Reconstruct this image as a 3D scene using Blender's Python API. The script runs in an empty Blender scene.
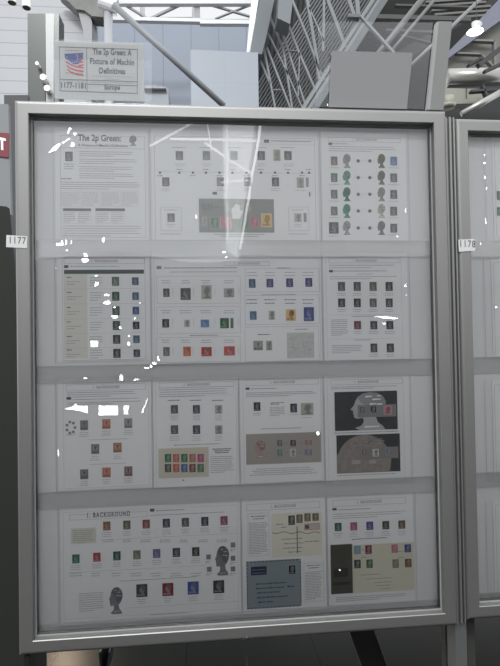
import bpy, math, random
from mathutils import Vector
random.seed(7)
C = bpy.context.scene.collection
SC = bpy.context.scene
# ------------------------------------------------------------------ camera
F = 490.0
ZC = 1.38
CAM = Vector((-0.0798, -1.1334, ZC + 0.0665))
YAW, PITCH, ROLL = 0.0869, 0.0173, -0.0163
FW = Vector((math.sin(YAW)*math.cos(PITCH), math.cos(YAW)*math.cos(PITCH), math.sin(PITCH)))
R0 = Vector((math.cos(YAW), -math.sin(YAW), 0)); U0 = R0.cross(FW)
RT = math.cos(ROLL)*R0 + math.sin(ROLL)*U0
UP = -math.sin(ROLL)*R0 + math.cos(ROLL)*U0
cd = bpy.data.cameras.new('camera'); cam = bpy.data.objects.new('camera', cd); C.objects.link(cam)
cd.sensor_fit = 'VERTICAL'; cd.sensor_height = 36.0; cd.lens = 36.0*F/666.0; cd.clip_start = 0.02; cd.clip_end = 300
m = cam.matrix_world.copy()
for i in range(3):
    m[i][0] = RT[i]; m[i][1] = UP[i]; m[i][2] = -FW[i]; m[i][3] = CAM[i]
cam.matrix_world = m
SC.camera = cam
# ------------------------------------------------------------------ world, lights, exposure
w = bpy.data.worlds.new('world'); SC.world = w; w.use_nodes = True
w.node_tree.nodes['Background'].inputs[0].default_value = (0.965, 0.98, 1.0, 1)
w.node_tree.nodes['Background'].inputs[1].default_value = 1.6
def area(name, loc, target, sx, sy, power, col):
    l = bpy.data.lights.new(name, 'AREA'); l.shape = 'RECTANGLE'; l.size = sx; l.size_y = sy; l.energy = power; l.color = col
    o = bpy.data.objects.new(name, l); C.objects.link(o); o.location = loc
    o.rotation_euler = (Vector(target)-Vector(loc)).to_track_quat('-Z', 'Y').to_euler()
    return o
area('skylight_lamp', (-4.0, -12.0, 18.0), (0, 0, 1.5), 9, 4, 3500, (0.98, 0.99, 1.0))
area('hall_light', (-3.0, 5.0, 15.0), (-6, 15, 6), 10, 6, 60, (0.93, 0.97, 1.0))
fs = bpy.data.lights.new('warm_lamp', 'POINT'); fs.energy = 130; fs.color = (1, .78, .58); fs.shadow_soft_size = .13
fo = bpy.data.objects.new('warm_lamp', fs); C.objects.link(fo)
SC.view_settings.view_transform = 'Standard'; SC.view_settings.look = 'None'
SC.view_settings.gamma = 1; SC.view_settings.use_curve_mapping = False; SC.view_settings.exposure = 0.0

def at(px, py, Y):
    d = FW*F + RT*(px-250.0) + UP*(333.0-py)
    return CAM + d*((Y-CAM.y)/d.y)
def mirror_at(px, py, D):           # the place in the hall behind the visitor whose reflection a pane point shows
    p = at(px, py, 0.036+D); return Vector((p.x, -D, p.z))

_d = FW*F + RT*(64-250.0) + UP*(333.0-668); _q = CAM + _d*(-CAM.z/_d.z)
_r = Vector((_d.x, _d.y, -_d.z)); fo.location = _q + _r*(2.6/_r.z)      # hangs where the floor mirrors it
# ------------------------------------------------------------------ materials
MATS = {}
def mat(name, col, rough=0.6, metal=0.0, spec=0.5, noise=0.0, nscale=20.0, bump=0.0):
    if name in MATS: return MATS[name]
    mt = bpy.data.materials.new(name); mt.use_nodes = True; nt = mt.node_tree; b = nt.nodes['Principled BSDF']
    b.inputs['Base Color'].default_value = (*col, 1); b.inputs['Roughness'].default_value = rough
    b.inputs['Metallic'].default_value = metal; b.inputs['Specular IOR Level'].default_value = spec
    if noise or bump:
        tc = nt.nodes.new('ShaderNodeTexCoord'); n = nt.nodes.new('ShaderNodeTexNoise'); n.inputs['Scale'].default_value = nscale
        n.inputs['Detail'].default_value = 3
        nt.links.new(tc.outputs['Object'], n.inputs['Vector'])
        if noise:
            r = nt.nodes.new('ShaderNodeMapRange'); r.inputs[3].default_value = 1-noise; r.inputs[4].default_value = 1+noise
            nt.links.new(n.outputs[0], r.inputs[0])
            x = nt.nodes.new('ShaderNodeMix'); x.data_type = 'RGBA'; x.blend_type = 'MULTIPLY'; x.inputs[0].default_value = 1
            x.inputs[6].default_value = (*col, 1); nt.links.new(r.outputs[0], x.inputs[7]); nt.links.new(x.outputs[2], b.inputs['Base Color'])
        if bump:
            bp = nt.nodes.new('ShaderNodeBump'); bp.inputs['Strength'].default_value = bump; bp.inputs['Distance'].default_value = 0.01
            nt.links.new(n.outputs[0], bp.inputs['Height']); nt.links.new(bp.outputs[0], b.inputs['Normal'])
    MATS[name] = mt; return mt
def emit(name, col, s):
    if name in MATS: return MATS[name]
    mt = bpy.data.materials.new(name); mt.use_nodes = True; nt = mt.node_tree; nt.nodes.clear()
    e = nt.nodes.new('ShaderNodeEmission'); e.inputs[0].default_value = (*col, 1); e.inputs[1].default_value = s
    o = nt.nodes.new('ShaderNodeOutputMaterial'); nt.links.new(e.outputs[0], o.inputs[0]); MATS[name] = mt; return mt
def clear(name, k=1.0, tint=(1, 1, 1), rough=0.0, haze=0.0, wav=0.0, wscale=3.0, hcol=(0.7, 0.72, 0.74)):
    """a thin clear sheet: lets light through, mirrors by Fresnel, with an optional milky haze"""
    if name in MATS: return MATS[name]
    mt = bpy.data.materials.new(name); mt.use_nodes = True; nt = mt.node_tree; nt.nodes.clear()
    N = nt.nodes.new; L = nt.links.new
    t = N('ShaderNodeBsdfTransparent'); t.inputs[0].default_value = (*tint, 1)
    g = N('ShaderNodeBsdfGlossy'); g.inputs['Roughness'].default_value = rough; g.inputs['Color'].default_value = (1, 1, 1, 1)
    f = N('ShaderNodeFresnel'); f.inputs[0].default_value = 1.5
    mu = N('ShaderNodeMath'); mu.operation = 'MULTIPLY'; mu.use_clamp = True; mu.inputs[1].default_value = k; L(f.outputs[0], mu.inputs[0])
    d = N('ShaderNodeBsdfDiffuse'); d.inputs[0].default_value = (*hcol, 1)
    mh = N('ShaderNodeMixShader'); mh.inputs[0].default_value = haze; L(t.outputs[0], mh.inputs[1]); L(d.outputs[0], mh.inputs[2])
    mx = N('ShaderNodeMixShader'); L(mu.outputs[0], mx.inputs[0]); L(mh.outputs[0], mx.inputs[1]); L(g.outputs[0], mx.inputs[2])
    if wav:
        tc = N('ShaderNodeTexCoord'); n = N('ShaderNodeTexNoise'); n.inputs['Scale'].default_value = wscale; n.inputs['Detail'].default_value = 1.5
        L(tc.outputs['Object'], n.inputs['Vector']); bp = N('ShaderNodeBump'); bp.inputs['Strength'].default_value = wav; bp.inputs['Distance'].default_value = 0.01
        L(n.outputs[0], bp.inputs['Height']); L(bp.outputs[0], g.inputs['Normal'])
    o = N('ShaderNodeOutputMaterial'); L(mx.outputs[0], o.inputs[0]); MATS[name] = mt; return mt
def seams(name, col, sx, sz, wdt, dark, rough=0.5, axis=('X', 'Z'), off=(0, 0), noise=0.04):
    """panelling with seams every sx along x and every sz along z (0 = none)"""
    mt = mat(name, col, rough, noise=noise, nscale=0.7); nt = mt.node_tree; b = nt.nodes['Principled BSDF']
    N = nt.nodes.new; L = nt.links.new
    tc = N('ShaderNodeTexCoord'); sp = N('ShaderNodeSeparateXYZ'); L(tc.outputs['Object'], sp.inputs[0])
    src = b.inputs['Base Color'].links[0].from_socket
    tot = None
    for ax, s, of in ((axis[0], sx, off[0]), (axis[1], sz, off[1])):
        if not s: continue
        a = N('ShaderNodeMath'); a.operation = 'ADD'; a.inputs[1].default_value = 1000*s-of; L(sp.outputs[ax], a.inputs[0])
        md = N('ShaderNodeMath'); md.operation = 'MODULO'; md.inputs[1].default_value = s; L(a.outputs[0], md.inputs[0])
        lt = N('ShaderNodeMath'); lt.operation = 'LESS_THAN'; lt.inputs[1].default_value = wdt; L(md.outputs[0], lt.inputs[0])
        if tot is None: tot = lt.outputs[0]
        else:
            mm = N('ShaderNodeMath'); mm.operation = 'MAXIMUM'; L(tot, mm.inputs[0]); L(lt.outputs[0], mm.inputs[1]); tot = mm.outputs[0]
    x = N('ShaderNodeMix'); x.data_type = 'RGBA'; L(tot, x.inputs[0]); L(src, x.inputs[6]); x.inputs[7].default_value = (*[c*dark for c in col], 1)
    L(x.outputs[2], b.inputs['Base Color']); return mt

ALU = mat('brushed_aluminium', (0.22, 0.22, 0.212), 0.46, 0.68, noise=0.04, nscale=9)
ALU_D = mat('grooved_aluminium', (0.34, 0.35, 0.35), 0.38, 0.8)
BACK = mat('board_felt', (0.66, 0.66, 0.665), 0.9, noise=0.03, nscale=3)
PAPER = mat('page_paper', (0.73, 0.73, 0.735), 0.75, spec=0.2, noise=0.015, nscale=6)
INK = mat('ink', (0.09, 0.09, 0.10), 0.8)
INK2 = mat('fine_print', (0.27, 0.27, 0.285), 0.8)
LINE = mat('rule_line', (0.33, 0.33, 0.35), 0.8)
PANE = clear('acrylic_pane', 1.3, (0.985, 0.99, 0.99), wav=0.05, wscale=4.0)
FILM = clear('sleeve_film', 0.3, (0.99, 0.99, 0.99))
GLINT = clear('sleeve_glint', 2.2, (0.95, 0.95, 0.95), rough=0.03)
RAIL = clear('strip_film', 0.9, (0.98, 0.98, 0.98), rough=0.15, haze=0.08, hcol=(0.5, 0.5, 0.505))
HOLDER = clear('acrylic_holder', 0.7, (0.95, 0.96, 0.965), haze=0.0)

# ------------------------------------------------------------------ mesh helpers
class MB:
    def __init__(s): s.v = []; s.f = []
    def face(s, pts):
        n = len(s.v); s.v += [tuple(p) for p in pts]; s.f.append(tuple(range(n, n+len(pts))))
    def prism(s, pts, vec):
        """closed solid: polygon pts swept along vec"""
        n = len(s.v); k = len(pts); vec = Vector(vec)
        s.v += [tuple(p) for p in pts] + [tuple(Vector(p)+vec) for p in pts]
        s.f.append(tuple(range(n, n+k))); s.f.append(tuple(range(n+2*k-1, n+k-1, -1)))
        for i in range(k):
            j = (i+1) % k; s.f.append((n+i, n+k+i, n+k+j, n+j))
    def box(s, x0, x1, y0, y1, z0, z1):
        s.prism([(x0, y0, z0), (x1, y0, z0), (x1, y0, z1), (x0, y0, z1)], (0, y1-y0, 0))
    def quad(s, x0, x1, z0, z1, y):
        s.face([(x0, y, z0), (x1, y, z0), (x1, y, z1), (x0, y, z1)])
    def tube(s, a, b, r, n=12, r2=None):
        a = Vector(a); b = Vector(b); d = (b-a).normalized(); r2 = r if r2 is None else r2
        u = d.cross(Vector((0, 0, 1)) if abs(d.z) < 0.9 else Vector((1, 0, 0))).normalized(); v = d.cross(u)
        k = len(s.v)
        for p, rr in ((a, r), (b, r2)):
            for i in range(n):
                t = 2*math.pi*i/n; s.v.append(tuple(p + u*math.cos(t)*rr + v*math.sin(t)*rr))
        for i in range(n):
            j = (i+1) % n; s.f.append((k+i, k+j, k+n+j, k+n+i))
        s.f.append(tuple(range(k+n-1, k-1, -1))); s.f.append(tuple(range(k+n, k+2*n)))
    def beam(s, a, b, w, d):
        """square bar between two points, w across, d deep in y"""
        a = Vector(a); b = Vector(b); t = (b-a).normalized(); u = t.cross(Vector((0, 1, 0))).normalized()*w/2; v = Vector((0, d/2, 0))
        s.prism([a-u-v, a+u-v, a+u+v, a-u+v], b-a)
    def build(s, name, material, parent=None, label=None, smooth=False):
        me = bpy.data.meshes.new(name); me.from_pydata(s.v, [], s.f); me.update()
        me.materials.append(material)
        if smooth:
            for p in me.polygons: p.use_smooth = True
        o = bpy.data.objects.new(name, me); C.objects.link(o)
        if parent is not None:
            o.parent = parent
            if parent.matrix_world.translation.length or True:
                loc = WORLD_LOC.get(parent.name, Vector((0, 0, 0)))
                for vtx in me.vertices: vtx.co -= loc
                WORLD_LOC[o.name] = loc
        else:
            me2 = [Vector(x) for x in s.v]
            c = Vector(((min(p.x for p in me2)+max(p.x for p in me2))/2, (min(p.y for p in me2)+max(p.y for p in me2))/2, min(p.z for p in me2)))
            for vtx in me.vertices: vtx.co -= c
            o.location = c; WORLD_LOC[o.name] = c
        if label: o['label'] = label
        return o
WORLD_LOC = {}
def tag(o, label=None, cat=None, group=None, kind=None):
    if label: o['label'] = label
    if cat: o['category'] = cat
    if group: o['group'] = group
    if kind: o['kind'] = kind
    return o
def empty(name, loc):
    o = bpy.data.objects.new(name, None); C.objects.link(o); o.location = loc; o.empty_display_size = 0.05
    WORLD_LOC[o.name] = Vector(loc); return o
YP = 0.036                                     # depth of the page surface inside the frame
def rect(x0, y0, x1, y1, Y=YP):
    """picture-frame box -> upright rectangle in metres on the board plane"""
    a = at(x0, y0, Y); b = at(x1, y0, Y); c = at(x1, y1, Y); d = at(x0, y1, Y)
    return ((a.x+d.x)/2, (b.x+c.x)/2, (c.z+d.z)/2, (a.z+b.z)/2)
def text_mesh(body, size, x, z, y, bold=0.0, align='LEFT', spacing=1.0, sx=1.0, fit=None):
    cu = bpy.data.curves.new('t', 'FONT'); cu.body = body; cu.size = size; cu.offset = bold; cu.space_character = spacing
    cu.align_x = align; cu.align_y = 'BOTTOM'; cu.resolution_u = 3
    o = bpy.data.objects.new('t', cu); C.objects.link(o)
    dg = bpy.context.evaluated_depsgraph_get(); me = bpy.data.meshes.new_from_object(o.evaluated_get(dg))
    if fit:
        xs = [q.co.x for q in me.vertices]; sx = fit/(max(xs)-min(xs))
    mb = MB()
    for p in me.polygons:
        mb.face([(x+me.vertices[i].co.x*sx, y, z+me.vertices[i].co.y) for i in p.vertices])
    C.objects.unlink(o); bpy.data.objects.remove(o); bpy.data.meshes.remove(me)
    return mb

SERIFS = {'T': ['bc', 'dl', 'dr'], 'h': ['bl', 'br', 'tl'], 'p': ['bl', 'tl'], 'r': ['bl', 'tl'], 'n': ['bl', 'br', 'tl'], 'A': ['bl', 'br'], 'B': ['bl', 'tl'], 'K': ['bl', 'br', 'tl', 'tr'],
          'G': ['dr'], 'C': ['dr'], 'R': ['bl', 'br', 'tl'], 'O': [], 'U': ['tl', 'tr'], 'N': ['bl', 'tl', 'tr'], 'D': ['bl', 'tl'], '1': ['bc'], '2': []}
def serif_text(body, size, x, z, y, bold, fit, align='LEFT', spacing=1.0):
    """lettering with slab serifs at the ends of the stems"""
    def width(t):
        m_ = text_mesh(t, size, 0, 0, 0, bold, 'LEFT', spacing); xs = [v[0] for v in m_.v]; zs = [v[2] for v in m_.v]
        return (min(xs), max(xs), min(zs), max(zs)) if xs else (0, 0, 0, 0)
    mb = text_mesh(body, size, 0, 0, 0, bold, 'LEFT', spacing); base = width('h')[2]; t = size*.06; w2 = size*.085
    for i, ch_ in enumerate(body):
        if ch_ not in SERIFS: continue
        one = width(ch_); R_ = width(body[:i+1])[1]; L_ = R_-(one[1]-one[0]); dz = 0
        lo, hi = one[2], one[3]
        if ch_ in 'hprn2TGABCKROUND1': off = [v[2] for v in mb.v if L_-1e-6 <= v[0] <= R_+1e-6]; lo, hi = min(off), max(off)
        for k in SERIFS[ch_]:
            cx = {'l': L_+size*.05, 'r': R_-size*.05, 'c': (L_+R_)/2}[k[1]]
            if k[0] == 'b': mb.quad(cx-w2, cx+w2, lo, lo+t, 0)
            elif k[0] == 't': mb.quad(cx-w2, cx+w2*.6, hi-t, hi, 0)
            else: mb.quad(cx-t*.5, cx+t*.5, hi-size*.2, hi, 0)
    xs = [v[0] for v in mb.v]; a0, a1 = min(xs), max(xs); k = fit/(a1-a0); x0 = x if align == 'LEFT' else x-fit/2
    mb.v = [(x0+(v[0]-a0)*k, y, z+v[2]) for v in mb.v]; return mb
# ------------------------------------------------------------------ the exhibition frames
def side(name, X0, X1, Z0, Z1, which, Y0, parent, T=0.032, D=0.060, rnd=0.010, mt=None):
    prof = [(0, D)] + [(rnd*(1-math.cos(a)), rnd*(1-math.sin(a))) for a in [k*math.pi/16 for k in range(9)]] + \
           [(T*0.45, 0), (T-0.0015, 0), (T, 0.0015), (T, D)]
    def loop(s): return [(X0+s, Z0+s), (X1-s, Z0+s), (X1-s, Z1-s), (X0+s, Z1-s)]
    i, j = {'bottom': (0, 1), 'right': (1, 2), 'top': (2, 3), 'left': (3, 0)}[which]
    mb = MB(); n = len(prof)
    for e in (i, j):
        for s, y in prof:
            x, z = loop(s)[e]; mb.v.append((x, Y0+y, z))
    for k in range(n):
        l = (k+1) % n; mb.f.append((k, l, n+l, n+k))
    mb.f.append(tuple(range(n-1, -1, -1))); mb.f.append(tuple(range(n, 2*n)))
    return mb.build(name, mt or ALU, parent)
def exhibit_frame(xc, Y0, Wd, H, zc, label, right_cut=None):
    root = empty('exhibit_frame', (xc, Y0, 0)); tag(root, label, 'display frame', 'aluminium exhibition frames in a row')
    X0, X1, Z0, Z1 = xc-Wd/2, xc+Wd/2, zc-H/2, zc+H/2
    for s in ('top', 'bottom', 'left', 'right'): side('frame_rail', X0, X1, Z0, Z1, s, Y0, root)
    t = 0.032
    mb = MB(); mb.box(X0+t, X1-t, Y0+0.0375, Y0+0.052, Z0+t, Z1-t); mb.build('backing_board', BACK, root)
    mb = MB(); mb.quad(X0+t, X1-t, Z0+t, Z1-t, Y0+0.018); mb.build('front_pane', PANE, root)
    # dark gasket round the pane
    mb = MB(); g = 0.003; ya, yb = Y0+0.0165, Y0+0.0195
    for (a, b, c, d) in ((X0+t, X1-t, Z1-t-g, Z1-t), (X0+t, X1-t, Z0+t, Z0+t+g), (X0+t, X0+t+g, Z0+t+g, Z1-t-g), (X1-t-g, X1-t, Z0+t+g, Z1-t-g)):
        mb.box(a, b, ya, yb, c, d)
    mb.build('gasket', mat('grey_gasket', (0.25, 0.25, 0.25), 0.7), root)
    for py, hh in ((248.5, 8.5), (370.5, 8.5), (492.5, 8.5), (618.5, 7)):
        r = rect(236, py-hh, 244, py+hh, 0.033)
        mb = MB(); mb.box(X0+t+.001, X1-t-.001, Y0+0.0325, Y0+0.0330, r[2], r[3]); mb.build('retaining_strip', RAIL, root)
        mb = MB()
        for z in (r[2], r[3]-0.0012): mb.box(X0+t+.001, X1-t-.001, Y0+0.0321, Y0+0.0325, z, z+0.0012)
        mb.build('strip_edge', mat('strip_edge', (0.58, 0.58, 0.59), 0.3), root)
    return root, (X0, X1, Z0, Z1)

fr1, (FX0, FX1, FZ0, FZ1) = exhibit_frame(0, 0, 1.0122, 1.24, ZC, 'large aluminium display frame of thirteen album pages filling the photo')
xr = at(455.5, 114, 0.014).x
fr2, _ = exhibit_frame(xr+0.5061, 0.014, 1.0122, 1.226, ZC-0.004, 'neighbouring aluminium display frame cut off by the right edge of the photo')
# screw on the bottom rail
p = at(247, 638.5, 0.0); mb = MB(); mb.tube((p.x, -0.002, p.z), (p.x, 0.004, p.z), 0.0022); mb.build('screw', mat('steel', (0.7, 0.7, 0.7), 0.25, 1), fr1)
# the grooved post between the frames, running down to the floor
gx0, gx1 = FX1+0.0012, xr-0.0012
post = empty('connecting_post', ((gx0+gx1)/2, 0.02, 0)); tag(post, 'grooved grey metal post joining the two display frames and standing on the floor', 'post')
mb = MB(); wgp = gx1-gx0; mb.box(gx0, gx1, 0.018, 0.06, 0.0, FZ1-0.012); mb.build('post_core', ALU_D, post)
for a, b in ((0.0, 0.12), (0.34, 0.52), (0.70, 0.80)):
    mb = MB(); mb.box(gx0+wgp*a, gx0+wgp*b, 0.009, 0.018, FZ0, FZ1-0.012); mb.build('post_rib', ALU, post)
for u0, u1 in ((445.5, 458.8), (460.8, 475)):
    a = at(u0, 640, .076); b = at(u1, 640, .076)
    mb = MB(); mb.box(a.x, b.x, 0.076, 0.10, 0.0, FZ0+0.1); mb.build('post_foot', mat('dark_leg', (.055, .057, .052), 0.5, 0.2), post)

# ------------------------------------------------------------------ printing helpers
def words(mb, x0, x1, z, h, y, fill=1.0, wl=(0.0022, 0.0085), gap=0.0014):
    x = x0; end = x0+(x1-x0)*fill
    while x < end-0.001:
        l = min(random.uniform(*wl), end-x); mb.quad(x, x+l, z, z+h, y); x += l+gap
class Page:
    n = 0
    def __init__(s, px, label, name):
        s.name = name; s.X0, s.X1, s.Z0, s.Z1 = rect(*px)
        mb = MB(); mb.box(s.X0, s.X1, YP, YP+0.0006, s.Z0, s.Z1)
        s.o = mb.build('album_page', PAPER); tag(s.o, label, 'album page', 'stamp album pages in the large frame')
        mb = MB(); e = 0.004; mb.quad(s.X0-e, s.X1+e, s.Z0-e, s.Z1+e, YP-0.0042); s.sleeve = mb.build('sleeve', FILM, s.o, 'clear glossy sleeve')
        for xx in (s.X0-e, s.X1+e-0.0008):
            mb = MB(); mb.box(xx, xx+0.0008, YP-0.0047, YP-0.0043, s.Z0-e, s.Z1+e)
            mb.build('sleeve_seam', mat('sleeve_seam', (0.47, 0.47, 0.49), 0.25), s.sleeve)
        s.tx = MB(); s.bold = MB(); s.ln = MB(); s.st = []
    Y = YP-0.0003
    def box(s, x0, y0, x1, y1, t=0.0007):
        a, b, c, d = rect(x0, y0, x1, y1); Y = s.Y
        for q in ((a, b, d-t, d), (a, b, c, c+t), (a, a+t, c+t, d-t), (b-t, b, c+t, d-t)): s.ln.quad(*q, Y)
    def rule(s, x0, x1, y, t=0.0007):
        a, b, c, d = rect(x0, y-0.3, x1, y+0.3); s.ln.quad(a, b, (c+d)/2-t/2, (c+d)/2+t/2, s.Y)
    def lines(s, x0, y0, x1, y1, n, h=0.0014, centre=False, last=0.6, bold=False):
        a, b, c, d = rect(x0, y0, x1, y1)
        for i in range(n):
            z = d - (d-c)*(i+0.5)/n - h/2; f = random.uniform(0.9, 1) if i < n-1 or n == 1 else last
            aa, bb = a, b
            if centre: wd = (b-a)*(1 if n == 1 else random.uniform(0.6, 1)); aa = (a+b)/2-wd/2; bb = aa+wd; f = 1
            words(s.bold if bold else s.tx, aa, bb, z, h, s.Y-0.0001, f)
    def tagmark(s, x0, y0, x1, y1, m=None, name='heading_tag'):
        a, b, c, d = rect(x0, y0, x1, y1); mb = MB(); mb.quad(a, b, c, d, s.Y); return mb.build(name, m or INK, s.o)
    def title(s, x0, y0, x1, y1, body='1. BACKGROUND', hf=0.52):
        s.box(x0, y0, x1, y1)
        a, b, c, d = rect(x0, y0, x1, y1); h = (d-c)*hf
        tm = text_mesh(body, h*1.25, (a+b)/2, c+(d-c)*0.18, s.Y-0.0001, bold=h*0.02, align='CENTER', spacing=1.35, fit=0.060)
        tm.build('heading', mat('title_ink', (0.16, 0.16, 0.17), 0.8), s.o)
    def stamp(s, x0, y0, x1, y1, col, label, cap=2, kind='head', fieldless=False):
        o = make_stamp(rect(x0, y0, x1, y1), col, label, kind=kind)
        tag(o, label, 'stamp', 'stamps mounted on the ' + s.name)
        if cap:
            cx = (x0+x1)/2; s.lines(cx-5.2, y1+1.2, cx+5.2, y1+1.2+1.9*cap, cap, h=0.0011, centre=True)
        return o
    def head(s, x0, y0, x1, y1, tone, label=None):
        r = rect(x0, y0, x1, y1); o = bust(r, s.Y-0.0001, shade(tone, .85), s.o, 'portrait_print', True)
        if label: o['label'] = label
    def glint_facet(s, pts, rough=None):
        make_glint(pts, s.sleeve)
    def done(s):
        if s.tx.v: s.tx.build('fine_print', INK2, s.o)
        if s.bold.v: s.bold.build('bold_print', INK, s.o)
        if s.ln.v: s.ln.build('ruled_lines', LINE, s.o)

# a plain generic profile bust facing left, unit box 0..1 x 0..1
BUST = [(0.30, 0.0), (0.92, 0.0), (0.86, 0.10), (0.74, 0.20), (0.70, 0.34), (0.84, 0.44), (0.93, 0.58), (0.95, 0.74), (0.88, 0.88), (0.74, 0.97), (0.56, 1.0),
        (0.38, 0.96), (0.26, 0.87), (0.20, 0.76), (0.17, 0.66), (0.08, 0.55), (0.15, 0.51), (0.14, 0.44), (0.17, 0.39), (0.16, 0.34), (0.24, 0.30), (0.38, 0.32), (0.40, 0.22), (0.34, 0.12), (0.18, 0.06)]
HAIR = [(0.26, 0.84), (0.36, 0.70), (0.46, 0.66), (0.50, 0.54), (0.60, 0.44), (0.80, 0.44), (0.93, 0.58), (0.95, 0.74), (0.88, 0.88), (0.74, 0.97), (0.56, 1.0), (0.38, 0.96)]
def shade(c, k): return tuple(min(1, x*k) for x in c)
def colmat(c, rough=0.62): return mat('print_%02x%02x%02x' % tuple(int(min(1, x)*255) for x in c), c, rough, spec=0.25)
def fan(mb, pts, r, y, fx=0.0, fw=1.0):
    a, b, c, d = r; W = (b-a)*fw; H = d-c
    mb.face([(a+(b-a)*fx+p[0]*W, y, c+p[1]*H) for p in pts])
def etched(c): return mat('etched_%02x%02x%02x' % tuple(int(min(1, x)*255) for x in c), c, .65, spec=.25, noise=.75, nscale=330)
def bust(r, y, tone, parent, name='portrait', etch=False):
    colmat = etched if etch else globals()['colmat']
    mb = MB(); fan(mb, BUST, r, y); o = mb.build(name, colmat(tone), parent)
    mb = MB(); fan(mb, HAIR, r, y-0.0001); mb.build('hair', colmat(shade(tone, 0.68)), o)
    # light curls across the hair and the shoulder band
    mb = MB()
    for (u, v, ww, hh) in ((0.45, 0.86, 0.16, 0.04), (0.62, 0.78, 0.2, 0.04), (0.55, 0.66, 0.16, 0.04), (0.72, 0.64, 0.14, 0.05), (0.74, 0.88, 0.1, 0.03), (0.42, 0.06, 0.36, 0.04)):
        a, b, c, d = r; W = b-a; H = d-c; mb.face([(a+u*W, y-0.0002, c+v*H), (a+(u+ww)*W, y-0.0002, c+(v+hh*0.4)*H), (a+(u+ww)*W, y-0.0002, c+(v+hh)*H), (a+u*W, y-0.0002, c+(v+hh)*H)])
    mb.build('curls', colmat(shade(tone, 2.0)), o)
    return o
def perforated(r, y0, y1, n=0.0016):
    a, b, c, d = r; pts = []
    def edge(p, q, nx, nz):
        L = math.hypot(q[0]-p[0], q[1]-p[1]); k = max(4, int(L/n))
        for i in range(k):
            t = (i+0.5)/k; x = p[0]+(q[0]-p[0])*i/k; z = p[1]+(q[1]-p[1])*i/k
            pts.append((x, z)); pts.append((p[0]+(q[0]-p[0])*t+nx*0.0006, p[1]+(q[1]-p[1])*t+nz*0.0006))
    edge((a, c), (b, c), 0, 1); edge((b, c), (b, d), -1, 0); edge((b, d), (a, d), 0, -1); edge((a, d), (a, c), 1, 0)
    mb = MB(); mb.prism([(x, y0, z) for x, z in pts], (0, y1-y0, 0)); return mb
def make_stamp(r, col, label, kind='head', parent=None, ytop=YP-0.0008, name='postage_stamp'):
    """a perforated stamp: paper, printed panel, pale generic head, value mark"""
    g_ = sum(col)/3; col = tuple((x*.86+g_*.14)*.85 for x in col)
    o = perforated(r, ytop, ytop+0.0004).build(name, mat('stamp_paper', (0.62, 0.62, 0.60), 0.7), parent)
    a, b, c, d = r; W = b-a; H = d-c; e = 0.035
    q = (a+W*e, b-W*e, c+H*e*0.8, d-H*e*0.8)
    mb = MB(); mb.quad(*q, ytop-0.0001); mb.build('printed_panel', colmat(col), o)
    lum = sum(col)/3
    if kind == 'head':
        tone = tuple(x*0.55+0.17 for x in col) if lum < 0.3 else shade(col, 0.5)
        mb = MB(); fan(mb, BUST, (a+W*.22, a+W*.84, c+H*.12, d-H*.10), ytop-0.0002); pt = mb.build('portrait', colmat(tone), o)
        if not parent: mb = MB(); fan(mb, HAIR, (a+W*.22, a+W*.84, c+H*.12, d-H*.10), ytop-0.0003); mb.build('hair', colmat(shade(tone, .6)), pt)
        mb = MB(); mb.quad(a+W*.12, a+W*.36, c+H*.12, c+H*.26, ytop-0.0003); mb.build('value_mark', colmat(tone), o)
    elif kind == 'pale':
        mb = MB(); fan(mb, BUST, (a+W*.2, a+W*.85, c+H*.14, d-H*.12), ytop-0.0002); mb.build('portrait', colmat((0.22, 0.23, 0.21)), o)
        mb = MB(); mb.quad(a+W*.12, a+W*.88, c+H*.10, c+H*.14, ytop-0.0003); mb.build('value_mark', colmat((0.2, 0.2, 0.2)), o)
    elif kind == 'frame':        # framed vignette with figures below
        mb = MB(); ce = [(a+W*.5+W*.26*math.cos(t*math.pi/8), ytop-0.0002, c+H*.6+H*.26*math.sin(t*math.pi/8)) for t in range(16)]; mb.face(ce); mb.build('vignette', colmat(tuple(x*0.5+0.22 for x in col)), o)
        mb = MB(); fan(mb, BUST, (a+W*.3, a+W*.7, c+H*.4, c+H*.82), ytop-0.0003); mb.build('portrait', colmat(shade(col, 0.6)), o)
        mb = MB()
        for u in (.15, .42, .68): mb.quad(a+W*u, a+W*(u+.16), c+H*.1, c+H*.28, ytop-0.0003)
        mb.build('value_mark', colmat((0.12, 0.12, 0.12)), o)
    return o
BRIGHT = Vector((-1.5, -26.0, 21.6))            # added glowing panel out of view, placed for the sleeve facets to mirror
def make_glint(pts, parent, name='glint_facet', ym=0.0262):
    cx = sum(p[0] for p in pts)/len(pts); cy = sum(p[1] for p in pts)/len(pts); pts = [(cx+(x-cx)*.86, cy+(y-cy)*.86) for x, y in pts]
    c = at(cx, cy, ym)
    n = ((CAM-c).normalized()+(BRIGHT-c).normalized()).normalized()
    out = []
    for x, y in pts:
        d = FW*F+RT*(x-250)+UP*(333-y); t = (c-CAM).dot(n)/d.dot(n); out.append(CAM+d*t)
    mb = MB(); mb.face(out); mb.build(name, GLINT, parent)  # one glint: facet cut to its outline and tilted to mirror the glow
def blob(cx, cy, rx, ry, n=9, jag=0.25, rot=0.0):
    out = []
    for i in range(n):
        t = 2*math.pi*i/n; k = 1+random.uniform(-jag, jag); x = rx*k*math.cos(t); y = ry*k*math.sin(t)
        out.append((cx+x*math.cos(rot)-y*math.sin(rot), cy+x*math.sin(rot)+y*math.cos(rot)))
    return out
def bar(x0, y0, x1, y1, w0, w1):
    d = math.hypot(x1-x0, y1-y0); nx, ny = -(y1-y0)/d, (x1-x0)/d
    return [(x0-nx*w0/2, y0-ny*w0/2), (x1-nx*w1/2, y1-ny*w1/2), (x1+nx*w1/2, y1+ny*w1/2), (x0+nx*w0/2, y0+ny*w0/2)]

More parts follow.
